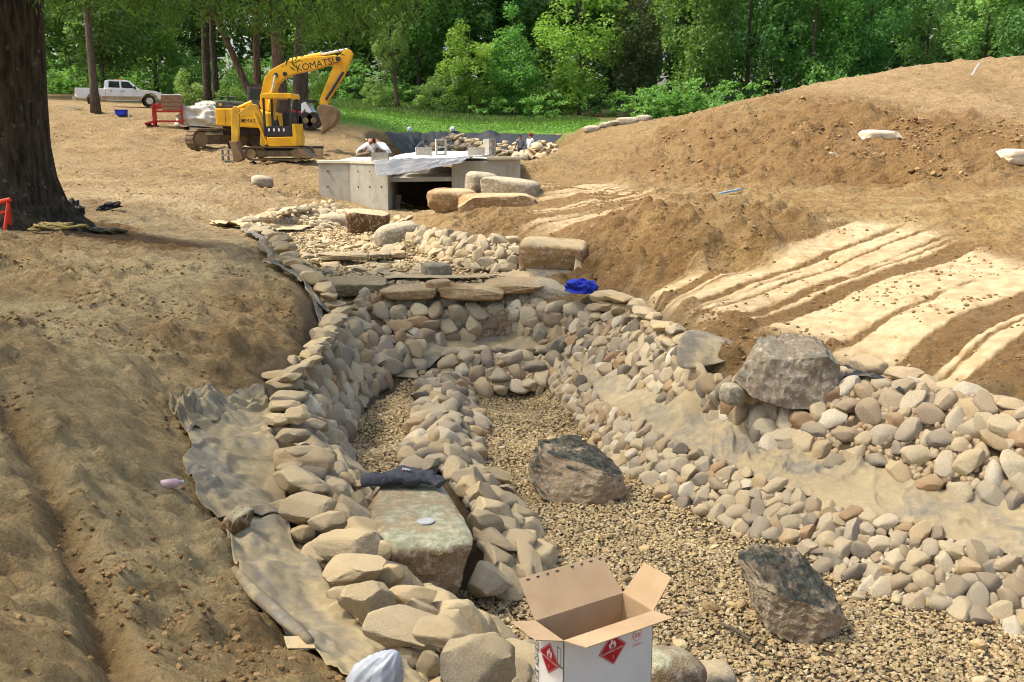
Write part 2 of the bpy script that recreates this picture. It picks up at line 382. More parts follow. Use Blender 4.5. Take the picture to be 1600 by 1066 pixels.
BAND = [onz(*p) for p in [(845, 400, 1.3), (905, 435, 1.1), (1000, 452, 1.15), (1110, 395, 1.62), (1260, 348, 1.8), (1120, 330, 1.75), (1000, 330, 1.68), (900, 352, 1.55)]]
PATHS = [onz(*p) for p in [(690, 350, 1.42), (735, 372, 1.35), (905, 385, 1.4), (1000, 340, 1.68), (1260, 340, 1.83), (1000, 300, 1.72), (880, 330, 1.6), (720, 340, 1.5)]]
m_ms = soft(GX, GY, MSIDE, 2.5, 17, 1.2); m_bd = soft(GX, GY, BAND, .5, 14, .3); m_ps = soft(GX, GY, PATHS, .6, 18, .3)
PONDP = polyY([(640, 247, 40), (600, 207, 63.5), (660, 209, 66), (740, 209, 67), (820, 210, 66), (882, 212, 59.5), (850, 240, 45), (800, 252, 33), (650, 252, 33)])
m_pond = soft(GX, GY, PONDP, 1.2)
_pf = np.array([atY(700, 257, max(1.0, v)).z for v in ys])[:, None]
GZ = np.where(GY > 10, GZ * (1 - m_pond) + np.minimum(GZ, _pf) * m_pond, GZ)
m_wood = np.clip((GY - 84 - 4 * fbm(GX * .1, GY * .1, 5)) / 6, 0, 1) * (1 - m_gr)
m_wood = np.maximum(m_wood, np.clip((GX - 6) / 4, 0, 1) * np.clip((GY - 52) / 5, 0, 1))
soil = np.clip(1 - m_str - m_up, 0, 1)
near = np.clip(1 - (GY - 45) / 30, 0, 1)
# bucket-tooth strips: coordinate across the pull direction
sd = Vector((3.05, 2.15)).normalized()
_ac = GX * -sd.y + GY * sd.x; _al = GX * sd.x + GY * sd.y
_acw = _ac + .006 * fbm(_al * .8, _ac * .8, 31, 3)
strip = .16 * np.sin(_acw * 2 * math.pi / .30 + 5 * vn(_acw / .7, _al * .05, 40)) + .9 * vn(_acw / .17, _al * .05, 45) + vn(_acw / .07, _al * .06, 41) * .9 + vn(_acw / .8, _al * .2 + 3, 43) * 1.0 + .3 * vn(_acw / .045, _al * .3, 44)
patch = fbm(_al * .7, _ac * 1.6, 47, 5, .6)
smear = m_scr * np.clip((1.7 * strip + .45 * patch + .34 + .16 * fbm(GX * 9, GY * 9, 48, 3)) * 5.0, 0, 1)
rough_amt = soil * near * (1 - .9 * smear)
GZ = GZ + soil * near * (.10 * fbm(GX * .45, GY * .45, 1, 3) + .035 * fbm(GX * 2.2, GY * 2.2, 2, 4))
m_flat = 1 - .85 * m_scr
lump = m_flat * np.clip(.25 + 1.7 * fbm(GX * .7, GY * .7, 12, 4), 0, 1)
GZ += rough_amt * (.55 * clods(GX, GY, .11, 5, .5) * (.25 + lump) + .5 * clods(GX, GY, .26, 6, .3) * lump + .022 * np.abs(fbm(GX * 5, GY * 5, 13, 4)) * 2)
mr = np.maximum(np.maximum(m_ms * .8, m_bd), m_ps * .7) * (1 - .9 * smear)
GZ += soil * near * mr * (1 - .8 * m_scr) * (.6 * clods(GX, GY, .42, 25, .5) + .6 * clods(GX, GY, .2, 26, .6) + .5 * clods(GX, GY, .1, 27, .6) + .10 * fbm(GX * 1.6, GY * 1.6, 28, 4))
LBK = [onz(*p) for p in [(0, 380, 1.65), (330, 400, 1.4), (470, 470, 1.08), (480, 545, .95), (330, 600, .92), (280, 760, .82), (360, 880, .7), (540, 1066, .62), (200, 1150, 1.0), (-200, 1150, 1.6), (-200, 500, 1.7)]]
m_lb = soft(GX, GY, LBK, .3)
cl_ = np.clip(.15 + 1.9 * fbm(GX * 1.1, GY * 1.1, 91, 4), 0, 1)
GZ += m_lb * soil * (.9 * clods(GX, GY, .15, 92, .55) * cl_ + .55 * clods(GX, GY, .08, 93, .6) * (.3 + cl_) + .06 * np.abs(fbm(GX * 1.8 + .9 * GY, GY * .8, 94, 5, .6)) + .03 * fbm(GX * 4, GY * 4, 95, 4, .6))
far_r = np.clip((GY - 14) / 8, 0, 1) * near * soil * (1 - m_pond)
GZ += far_r * (.10 * fbm(GX * .9, GY * .9, 29, 5, .6) + .35 * clods(GX, GY, .45, 30, .35) * lump)
GZ += rough_amt * np.maximum(np.maximum(m_pit, .9 * m_br), .0 * m_scr) * (.55 * clods(GX, GY, .34, 15, .6) + .5 * clods(GX, GY, .17, 16, .7))
GZ += m_pit * near * .35 * fbm(GX * .55, GY * .55, 21, 4)
GZ += m_lm * near * (.30 * fbm(GX * .5, GY * .5, 22, 4) + .4 * clods(GX, GY, .5, 17, .5))
GZ += m_ll * (.35 * clods(GX, GY, .16, 18, .55) + .5 * clods(GX, GY, .32, 19, .22) + .05 * fbm(GX * 2.5, GY * 2.5, 23, 4))
GZ += m_scr * (.03 * smear + .25 * clods(GX, GY, .09, 51, .5) * (1 - smear))
# track ridges on the high mound and the haul road
mound = np.clip((GX - 9) / 3, 0, 1) * np.clip((GY - 24) / 4, 0, 1) * np.clip((50 - GY) / 5, 0, 1) * (1 - m_pit)
tr = np.sin((GX * .5 + GY * .85 + 1.2 * fbm(GX * .18, GY * .18, 61, 3)) * 11.0) * np.clip(.4 + 1.6 * vn(GX * .35, GY * .35, 63), 0, 1)
GZ += mound * .05 * tr
def tracks(P, off, wdt, dep):                     # cleat marks of a crawler along a line
    best = np.full(GX.shape, 1e9); al = np.zeros(GX.shape); sd_ = np.zeros(GX.shape); acc = 0
    for a, b in zip(P, P[1:]):
        bx, by = b.x - a.x, b.y - a.y; L = math.hypot(bx, by); t = np.clip(((GX - a.x) * bx + (GY - a.y) * by) / (L * L), 0, 1)
        dx, dy = GX - a.x - t * bx, GY - a.y - t * by; d = np.hypot(dx, dy); w = d < best
        best = np.where(w, d, best); al = np.where(w, acc + t * L, al); sd_ = np.where(w, np.sign(dx * by - dy * bx) * d, sd_); acc += L
    out = 0
    for o in (-off, off):
        q = np.clip(1.3 - np.abs(sd_ - o) / wdt, 0, 1); out = out + np.clip(q * 2, 0, 1) * (-dep + dep * .8 * np.sin(al * 2 * math.pi / .22)) * np.clip(.6 + 1.5 * vn(al * .5, sd_, 64), 0, 1)
    return out
_wob = lambda L: [onz(*p) for p in L]
GZ += soil * (tracks(_wob([(860, 255, 1.85), (930, 285, 1.75), (1010, 308, 1.74), (1150, 322, 1.84), (1350, 326, 1.9), (1800, 332, 1.9)]), .75, .3, .035)
      + tracks(_wob([(100, 292, 1.75), (250, 280, 1.74), (400, 266, 1.8), (480, 258, 1.9)]), .8, .3, .03) + tracks(_wob([(90, 262, 1.85), (260, 255, 1.87), (420, 256, 1.9)]), .7, .28, .03)
      + tracks(_wob([(40, 560, 1.45), (120, 640, 1.25), (200, 760, 1.0), (260, 900, .9), (330, 1080, .85)]), .42, .13, .03))
rut = np.exp(-((GX + 1.35 + (GY - 3.2) * .62 + .12 * fbm(GX, GY, 71, 3)) / .09) ** 2) * np.clip((6.2 - GY) / .6, 0, 1) * np.clip((GX + 4) / 1, 0, 1)
GZ -= .13 * rut * soil
fl = np.clip(1 - np.abs(GX * .25 + (GY - 25) * .1 - 2.2 + .6 * fbm(GX * .2, GY * .2, 66)) / .8, 0, 1)

def H(x, y):
    i = int(np.clip(np.searchsorted(xs, x) - 1, 0, len(xs) - 2)); j = int(np.clip(np.searchsorted(ys, y) - 1, 0, len(ys) - 2))
    u = (x - xs[i]) / (xs[i + 1] - xs[i]); v = (y - ys[j]) / (ys[j + 1] - ys[j])
    return float((GZ[j, i] * (1 - u) + GZ[j, i + 1] * u) * (1 - v) + (GZ[j + 1, i] * (1 - u) + GZ[j + 1, i + 1] * u) * v)
def Hn(x, y, e=.12):
    return Vector((H(x - e, y) - H(x + e, y), H(x, y - e) - H(x, y + e), 2 * e)).normalized()
def Hv(x, y):
    i = np.clip(np.searchsorted(xs, x) - 1, 0, len(xs) - 2); j = np.clip(np.searchsorted(ys, y) - 1, 0, len(ys) - 2)
    u = (x - xs[i]) / (xs[i + 1] - xs[i]); v = (y - ys[j]) / (ys[j + 1] - ys[j])
    return (GZ[j, i] * (1 - u) + GZ[j, i + 1] * u) * (1 - v) + (GZ[j + 1, i] * (1 - u) + GZ[j + 1, i + 1] * u) * v

def hit(px, py, y0=3.0, y1=140.0):              # first place where that line of sight meets the ground
    a, b, c = ray(px, py); Y = y0
    while Y < y1:
        t = Y / b
        if CZ + c * t <= H(a * t, Y): return Vector((a * t, Y, H(a * t, Y)))
        Y *= 1.004
    return Vector((a * Y / b, Y, H(a * Y / b, Y)))
def ground_mat():
    n = NT('soil'); p = n.pos()
    a = n.noise(p, .5, 5, .6); b = n.noise(p, 3.0, 6, .65); c = n.noise(p, 22, 5, .7)
    left = n.mix(n.step(b, .35, .68), srgb(182, 154, 108), srgb(146, 120, 80))
    left = n.mix(n.step(a, .42, .62), left, srgb(194, 174, 130))
    right = n.mix(n.step(b, .33, .66), srgb(180, 148, 92), srgb(134, 104, 60))
    right = n.mix(n.step(a, .45, .62), right, srgb(178, 154, 104))
    x = n.node('ShaderNodeSeparateXYZ'); n.put(p, x.inputs[0])
    col = n.mix(n.step(x.outputs[0], -3.5, 1.0), left, right)
    far = n.mix(n.step(b, .3, .7), srgb(156, 130, 84), srgb(112, 90, 54))
    col = n.mix(n.math('MULTIPLY', n.step(x.outputs[1], 15, 28), .75), col, far)
    loam = n.mix(n.step(c, .35, .65), srgb(144, 108, 60), srgb(104, 76, 40))
    col = n.mix(n.attr('loam'), col, loam)
    clay = n.mix(n.step(n.noise(p, 7, 5), .35, .7), srgb(192, 172, 132), srgb(160, 134, 90))
    pale = n.mix(n.step(b, .3, .7), srgb(182, 156, 114), srgb(152, 126, 86))
    col = n.mix(n.attr('pale'), col, pale)
    col = n.mix(n.math('MULTIPLY', n.step(c, .5, .72), .4), col, srgb(208, 184, 140))
    col = n.mix(n.math('MULTIPLY', n.step(n.noise(p, 9, 7, .75), .50, .64), .6), col, n.mix(1.0, col, (.5, .44, .36, 1), 'MULTIPLY'))
    spk = n.noise(p, 34, 6, .75); col = n.mix(n.math('MULTIPLY', n.step(spk, .5, .62), .4), col, n.mix(1.0, col, (.45, .38, .3, 1), 'MULTIPLY'))
    col = n.mix(n.attr('clay'), col, clay)
    grs = n.mix(n.step(n.noise(p, 1.5, 5), .3, .7), srgb(100, 144, 46), srgb(80, 118, 40))
    grs = n.mix(n.step(x.outputs[1], 73, 77), grs, n.mix(n.step(n.noise(p, .8, 5), .35, .65), srgb(84, 112, 48), srgb(62, 86, 38)))  # darker green beyond the lawn paints the hillside's shade
    col = n.mix(n.attr('grass'), col, grs)
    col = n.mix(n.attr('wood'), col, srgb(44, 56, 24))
    col = n.mix(n.attr('bed'), col, n.mix(n.step(b, .35, .65), srgb(120, 104, 78), srgb(92, 78, 56)))
    hb = n.math('ADD', n.math('MULTIPLY', n.noise(p, 14, 8, .72), 1.0), n.math('MULTIPLY', n.noise(p, 60, 5, .7), .4)); hb = n.math('ADD', hb, n.math('MULTIPLY', n.noise(p, 5, 6, .65), 1.3)); hb = n.math('SUBTRACT', hb, n.math('MULTIPLY', n.vor(p, 11).outputs[0], .55))
    st = n.node('ShaderNodeBump'); st.inputs['Distance'].default_value = .09
    n.put(n.math('MULTIPLY_ADD', n.attr('clay'), -.45, .95), st.inputs['Strength']); n.put(hb, st.inputs['Height'])
    n.put(st.outputs[0], n.p.inputs['Normal'])
    ro = n.math('MULTIPLY_ADD', n.attr('clay'), -.33, .95)
    return n.fin(col, ro, .3)
M_soil = ground_mat()
V = np.stack([GX.ravel(), GY.ravel(), GZ.ravel()], 1)
ny, nx = GX.shape; print("GRID", nx, ny)
ii = (np.arange(ny - 1)[:, None] * nx + np.arange(nx - 1)[None, :]).ravel()
Q = np.stack([ii, ii + 1, ii + nx + 1, ii + nx], 1)
loam = np.clip(np.maximum(np.maximum(m_pit * .75, m_br * .7), m_scr * (1 - smear) * .8) + .35 * fbm(GX * 1.5, GY * 1.5, 33) * np.maximum(m_pit, m_br), 0, 1) * soil
loam = np.maximum(loam, .55 * np.clip(rut, 0, 1)); loam = np.maximum(loam, np.clip(mr * (.62 + 1.1 * fbm(GX * 1.1, GY * 1.1, 35, 5)), 0, .85) * soil)
mul = soft(GX, GY, [onz(*p) for p in [(90, 352, 1.7), (170, 350, 1.66), (310, 388, 1.45), (300, 402, 1.42), (170, 388, 1.58)]], .25, 4, .2)
loam = np.maximum(loam, mul * .95)
pale = np.clip(mound * .8 + m_lm * .3, 0, 1) * np.clip(.7 + fbm(GX * .4, GY * .4, 81), 0, 1)
me = np_mesh('ground', V, Q, M_soil, True, [('clay', 'POINT', smear.ravel()), ('loam', 'POINT', loam.ravel()), ('pale', 'POINT', pale.ravel()),
     ('grass', 'POINT', (m_gr * (1 - m_pond)).ravel()), ('wood', 'POINT', m_wood.ravel()), ('bed', 'POINT', np.clip(m_str + m_up * .35, 0, 1).ravel())])
ground = link(bpy.data.objects.new('ground', me)); tag(ground, kind='structure')
# ------------------------------------------------------------------ stones
def ico(sub):
    bm = bmesh.new(); bmesh.ops.create_icosphere(bm, subdivisions=sub, radius=1)
    v = np.array([tuple(p.co) for p in bm.verts]); f = np.array([[q.index for q in p.verts] for p in bm.faces]); bm.free()
    return v, f
ICO = {k: ico(k) for k in (1, 2, 3, 4, 5)}
def n3(P, s, sc):                                # cheap smooth 3-D noise on points
    rs = np.random.RandomState(s); out = 0
    for i in range(6):
        k = rs.normal(size=3) * sc * (1 + .45 * i); out = out + np.sin(P @ k + rs.uniform(0, 6.28)) / (1 + .5 * i)
    return out / 3
def stone_shape(seed, sub=3, cuts=7, flat=.6, lump=.12, fine=.02, depth=(.55, .85)):
    rs = np.random.RandomState(seed); V, T = ICO[sub]; V = V.copy()
    V *= (1 + lump * n3(V, seed, 1.4))[:, None]
    for i in range(cuts):                         # knocked-off faces
        d = rs.normal(size=3); d /= np.linalg.norm(d); h = rs.uniform(*depth)
        o = V @ d - h; V = V - np.outer(np.clip(o, 0, None) * rs.uniform(.85, 1.0), d)
    V *= (1 + fine * (n3(V, seed + 5, 5) + (.7 * n3(V, seed + 6, 11) - .6 * np.abs(n3(V, seed + 7, 7)) + .4 * n3(V, seed + 8, 22) if sub >= 4 else 0)))[:, None]
    V -= (V.max(0) + V.min(0)) / 2
    V /= np.abs(V).max(0)
    V *= np.array([1, rs.uniform(.72, .95), flat * rs.uniform(.85, 1.15)])
    return V, T
def stone_mat(name, cols, dust=None, dustf=.6, scale=6, bump=.5, lichen=None, dark=None, strata=0, lth=.44):
    n = NT(name); v = n.obj(); r = n.rnd()
    col = n.ramp(r, [(i / len(cols), c) for i, c in enumerate(cols)]); col.node.color_ramp.interpolation = 'CONSTANT'
    a = n.noise(v, scale, 6, .65); b = n.noise(v, scale * 5, 5, .7)
    col = n.mix(n.math('MULTIPLY', n.step(a, .35, .7), .45), col, n.mix(1.0, col, (.42, .38, .34, 1), 'MULTIPLY'))
    col = n.mix(n.math('MULTIPLY', n.step(b, .50, .66), .5), col, srgb(226, 214, 190)); b2 = n.noise(v, scale * 9, 5, .75); col = n.mix(n.math('MULTIPLY', n.step(b2, .54, .66), .55), col, n.mix(1.0, col, (.42, .37, .3, 1), 'MULTIPLY'))
    if strata:
        w = n.node('ShaderNodeTexWave', wave_type='BANDS', bands_direction='Z'); w.inputs['Scale'].default_value = strata; w.inputs['Distortion'].default_value = 5
        n.put(v, w.inputs['Vector']); col = n.mix(n.math('MULTIPLY', w.outputs[1], .3), col, n.mix(1.0, col, (.5, .42, .36, 1), 'MULTIPLY'))
    if dust:
        d = n.math('MULTIPLY', n.step(n.math('ADD', n.nz(), n.math('MULTIPLY', n.math('SUBTRACT', a, .5), 1.1)), .25, .95), dustf)
        col = n.mix(d, col, dust)
    if dark:
        col = n.mix(n.math('MULTIPLY', n.step(n.noise(v, scale * .55, 5, .6), .48, .62), .8), col, dark)
    if lichen:
        lk = n.math('MULTIPLY', n.step(n.noise(v, scale * 1.1, 7, .72), lth, lth + .12), n.step(n.nz(), .35, .75))
        col = n.mix(lk, col, n.mix(n.step(b, .4, .62), lichen[0], lichen[1]))
    hb = n.math('ADD', n.noise(v, scale * 2.5, 8, .7), n.math('MULTIPLY', b, .5))
    n.bump(hb, bump, .03)
    return n.fin(col, .92, .2)
DUST = srgb(186, 166, 128)
M_cob = stone_mat('cobble', [srgb(176, 162, 134), srgb(192, 174, 138), srgb(156, 148, 130), srgb(188, 164, 122), srgb(182, 168, 140), srgb(130, 122, 108), srgb(206, 192, 162), srgb(164, 142, 110), srgb(186, 174, 150), srgb(146, 128, 104), srgb(198, 182, 146), srgb(116, 108, 96), srgb(160, 126, 88), srgb(214, 204, 180), srgb(170, 158, 136), srgb(184, 166, 134)], DUST, .45)
M_big = stone_mat('fieldstone', [srgb(180, 162, 128), srgb(194, 176, 140), srgb(166, 154, 130), srgb(186, 162, 120), srgb(152, 136, 110), srgb(174, 160, 132)], srgb(196, 174, 132), .6, 5, .45)
M_lite = stone_mat('pale_cobble', [srgb(190, 174, 140), srgb(172, 158, 130), srgb(200, 178, 138), srgb(160, 146, 122), srgb(184, 160, 118)], srgb(202, 182, 142), .4)  # paler mix of cobble colours
M_flag = stone_mat('flagstone', [srgb(158, 142, 110), srgb(178, 150, 110), srgb(190, 158, 112), srgb(150, 136, 110)], srgb(188, 168, 128), .5, 4, .7, None, None, 5)
COB = []
for k in range(16):
    V_, T_ = stone_shape(100 + k, 3, 11, .66, .12, .025, (.5, .85))
    COB.append(np_mesh('stone', V_, T_, M_cob, True)); COB[-1].set_sharp_from_angle(angle=R(40))
CHUNK = []
for k in range(10):
    V_, T_ = stone_shape(300 + k, 3, 15, .62, .14, .03, (.42, .78))
    CHUNK.append(np_mesh('stone', V_, T_, M_cob, True)); CHUNK[-1].set_sharp_from_angle(angle=R(32))
def with_mat(lst, m):
    out = []
    for me in lst:
        c = me.copy(); c.materials.clear(); c.materials.append(m); out.append(c)
    return out
BIGM = with_mat([np_mesh('stone', *stone_shape(500 + k, 4, 13, .62, .18, .045, (.55, .88)), M_big, True) for k in range(10)], M_big)
for me_ in BIGM: me_.set_sharp_from_angle(angle=R(40))
LITE = with_mat(COB, M_lite) + with_mat(CHUNK, M_lite)
FLATS = [np_mesh('flat_stone', *stone_shape(700 + k, 3, 9, .3, .12, .02, (.5, .8)), M_flag, True) for k in range(8)]

def put_stone(lst, p, s, parent=None, nrm=None, name='stone', rs=rng, yaw=None, tilt=.35):
    o = bpy.data.objects.new(name, lst[rs.randrange(len(lst))])
    q = Euler((rs.uniform(-tilt, tilt), rs.uniform(-tilt, tilt), rs.uniform(0, 6.28) if yaw is None else yaw)).to_quaternion()
    if nrm is not None: q = Vector((0, 0, 1)).rotation_difference(nrm) @ q
    o.rotation_mode = 'QUATERNION'; o.rotation_quaternion = q
    o.location = p; o.scale = s if isinstance(s, (tuple, list, Vector)) else (s, s, s)
    return link(o, parent)

def pl_eval(P):
    L = [0]
    for a, b in zip(P, P[1:]): L.append(L[-1] + (b - a).length)
    def f(u):
        d = u * L[-1]
        for i in range(len(P) - 1):
            if d <= L[i + 1] or i == len(P) - 2:
                return P[i].lerp(P[i + 1], (d - L[i]) / max(1e-6, L[i + 1] - L[i]))
    return f, L[-1]
def pack(w, h, sizes, tries, rs, k=.78):         # discs of unequal size in a w x h strip, largest first
    pts = np.zeros((0, 3))
    rsz = sorted([sizes(rs) for _ in range(tries)], reverse=True)
    out = []
    for r in rsz:
        for _ in range(14):
            x, y = rs.uniform(0, w), rs.uniform(0, h)
            if len(out) == 0 or np.all((pts[:, 0] - x) ** 2 + (pts[:, 1] - y) ** 2 > (k * (pts[:, 2] + r)) ** 2):
                pts = np.vstack([pts, (x, y, r)]); out.append((x, y, r)); break
    return out
def stone_wall(label, bottom, top, smin, smax, seed, lst=COB, tries=900, cap=298, bulge=.0, big_top=0, pw=1.6, lift=.15, fill=M_cob, aniso=(1.25, 1.0)):
    """a bank of stones laid between two break lines; each stone is a part"""
    rs = random.Random(seed)
    fb, lb = pl_eval(bottom); ft, lt = pl_eval(top)
    w = (lb + lt) / 2; h = sum((ft(u / 20) - fb(u / 20)).length for u in range(21)) / 21
    root = thing('stone_bank', label, 'stone bank', fb(.5))
    inv = root.location.copy()
    def at(x, y):
        u, v = x / w, y / h
        p = fb(u).lerp(ft(u), v); p.z = max(p.z, H(p.x, p.y) - .01)
        e = .03; du = (fb(min(1, u + e)) - fb(max(0, u - e))).lerp(ft(min(1, u + e)) - ft(max(0, u - e)), v); dv = ft(u) - fb(u)
        nr = du.cross(dv)
        if nr.length < 1e-6: nr = Vector((0, 0, 1))
        nr.normalize()
        if nr.z < 0: nr.negate()
        return p + nr * bulge * math.sin(math.pi * v), nr
    ds = pack(w, h, lambda r: smin + (smax - smin) * r.random() ** pw, tries, rs)
    ds.sort(key=lambda d: -d[2])
    small = ds[cap:]; ds = ds[:cap]
    for x, y, r in ds:
        p, nr = at(x, y)
        s = r * 1.1
        put_stone(lst, p + nr * (lift * r + rs.uniform(-.12, .15) * r) - inv, (s * rs.uniform(1, aniso[0]), s * rs.uniform(.9, aniso[1]), s * rs.uniform(.85, 1.25)), root, nr, 'stone', rs, None, .5)
    # small chinking stones behind the laid ones, too many to count
    nf = min(1500, int(w * h / (smin * .55) ** 2))
    V0, T0 = ICO[1]; V0 = V0 * (1 + .22 * n3(V0, seed, 2.0))[:, None]; Vs, Ts = [], []
    for i in range(nf):
        p, nr = at(rs.uniform(0, w), rs.uniform(0, h)); s = smin * rs.uniform(.6, 1.25)
        q = np.array(Euler((rs.uniform(0, 6), rs.uniform(0, 6), rs.uniform(0, 6))).to_matrix())
        Vs.append((V0 * (s, s * .8, s * .6)) @ q.T + np.array(p - inv - nr * s * .1)); Ts.append(T0 + i * len(V0))
    for x, y, r in small:
        p, nr = at(x, y); i = len(Vs)
        q = np.array(Euler((rs.uniform(0, 6), rs.uniform(0, 6), rs.uniform(0, 6))).to_matrix())
        Vs.append((V0 * (r, r * .85, r * .7)) @ q.T + np.array(p - inv)); Ts.append(T0 + i * len(V0))
    if Vs:
        fo = bpy.data.objects.new('fill_stones', np_mesh('fill_stones', np.concatenate(Vs), np.concatenate(Ts), fill, True)); link(fo, root); fo['kind'] = 'stuff'
    return root
def cut(L, a, b):                                 # part of a pixel break line by pixel x, as world points
    P = []
    f = None
    for p, q in zip(L, L[1:]):
        lo, hi = min(p[0], q[0]), max(p[0], q[0])
        for xx in (a, b):
            if lo <= xx <= hi and hi > lo:
                t = (xx - p[0]) / (q[0] - p[0]); P.append((xx, p[1] + t * (q[1] - p[1]), p[2] + t * (q[2] - p[2])))
        if a < q[0] < b: P.append(q)
    P = sorted(set(P), key=lambda s: s[0])
    return [onz(*p) for p in P]

# banks of the lower pool
stone_wall('cobble wall closing the far end of the gravel pool below the liner shelf', poly([(690, 607, 0), (740, 610, 0), (800, 607, 0), (872, 612, 0)]), poly([(684, 562, .3), (740, 556, .33), (800, 556, .33), (880, 562, .3)]), .045, .12, 1, COB, 500, pw=1.2)
stone_wall('long cobble bank right of the gravel pool, nearer half beside the tilted boulder', cut(GR_R, 1160, 1800), cut(SH_F, 1165, 1800), .034, .08, 2, COB+CHUNK, 3600, pw=1.7)
stone_wall('long cobble bank right of the gravel pool, farther half behind the black topped boulder', cut(GR_R, 866, 1160), cut(SH_F, 872, 1165), .034, .082, 3, COB+CHUNK, 3400, pw=1.9)
# upper bank on the right
stone_wall('upper cobble bank between liner shelf and soil, nearest stretch at the right edge', cut(SH_B, 1180, 1800), cut(UW_T, 1180, 1800), .045, .105, 4, COB+CHUNK, 4200, pw=1.3)
stone_wall('upper cobble bank below the draped liner flap, left of the big mossy boulder', cut(SH_B, 880, 1180), cut(UW_T, 930, 1180), .036, .095, 5, COB+CHUNK, 3000, pw=1.8)
stone_wall('cobble bank under the waterfall ledge above the curved liner shelf', cut(SH_B, 640, 880), poly([(590, 486, .78), (700, 486, .76), (800, 482, .78), (900, 480, .84), (935, 482, .86)]), .045, .13, 6, COB, 1000, pw=1.5)
stone_wall('dry stacked stone face under the flagstones of the waterfall', poly([(560, 490, .72), (650, 488, .72), (750, 484, .73), (845, 480, .8)]), poly([(560, 463, .92), (650, 462, .92), (750, 459, .92), (845, 458, .93)]), .045, .11, 7, with_mat(FLATS, M_cob) + COB[:3], 260, pw=1.2)
# left side of the pool
stone_wall('cobble bank on the left above the side channel of gravel', poly([(660, 578, .2), (600, 600, .15), (560, 630, .1), (532, 690, .1), (540, 748, .1)]), poly([(560, 490, .78), (515, 540, .72), (480, 600, .66), (470, 680, .62), (490, 760, .6)]), .045, .13, 8, COB+CHUNK, 1300, pw=1.5)
stone_wall('low cobble ridge between side channel and main gravel pool', poly([(674, 592, .1), (660, 625, .08), (652, 660, .08), (642, 700, .08), (634, 738, .08)]), poly([(700, 590, .14), (698, 640, .18), (694, 690, .2), (694, 735, .2)]), .04, .11, 9, COB+CHUNK, 600, pw=1.2, lift=.3)
stone_wall('right flank of the low cobble ridge facing the main gravel pool', poly([(722, 600, 0), (742, 660, 0), (744, 700, 0), (740, 742, 0)]), poly([(700, 590, .15), (698, 640, .19), (694, 690, .21), (694, 735, .21)]), .045, .12, 10, COB, 600, pw=1.0, lift=.3)
stone_wall('row of rounded stones right of the flat lichen slab, along the gravel', poly([(748, 742, .0), (795, 780, .0), (815, 830, .0), (855, 888, 0), (810, 925, 0)]), poly([(700, 740, .25), (742, 790, .3), (752, 840, .25), (765, 880, .15), (750, 920, .1)]), .06, .14, 11, BIGM, 300, pw=1.0, lift=.3)
stone_wall('inner face of the left boulder wall next to the lichen slab', poly([(540, 748, .1), (575, 800, .08), (610, 880, .05), (650, 925, .02), (710, 985, .0), (830, 1070, .0)]), poly([(490, 740, .55), (520, 800, .5), (560, 880, .48), (620, 950, .45), (700, 1010, .45), (800, 1090, .4)]), .07, .17, 12, BIGM, 400, pw=1.0, lift=.3)
# upper pool
stone_wall('sunlit cobble retaining wall left of the cut boulder in the upper pool', poly([(622, 385, 1.1), (680, 404, 1.04), (740, 420, 1.0), (806, 424, .98)]), poly([(640, 362, 1.33), (700, 368, 1.36), (760, 374, 1.36), (808, 374, 1.36)]), .04, .11, 13, LITE, 800, pw=1.4, fill=M_lite)
stone_wall('cobbles lining the left side of the upper pool under the draped fabric', poly([(470, 352, 1.14), (500, 360, 1.1), (545, 352, 1.12)]), poly([(380, 348, 1.38), (440, 330, 1.4), (520, 318, 1.45)]), .05, .12, 14, LITE, 500, pw=1.3, fill=M_lite)

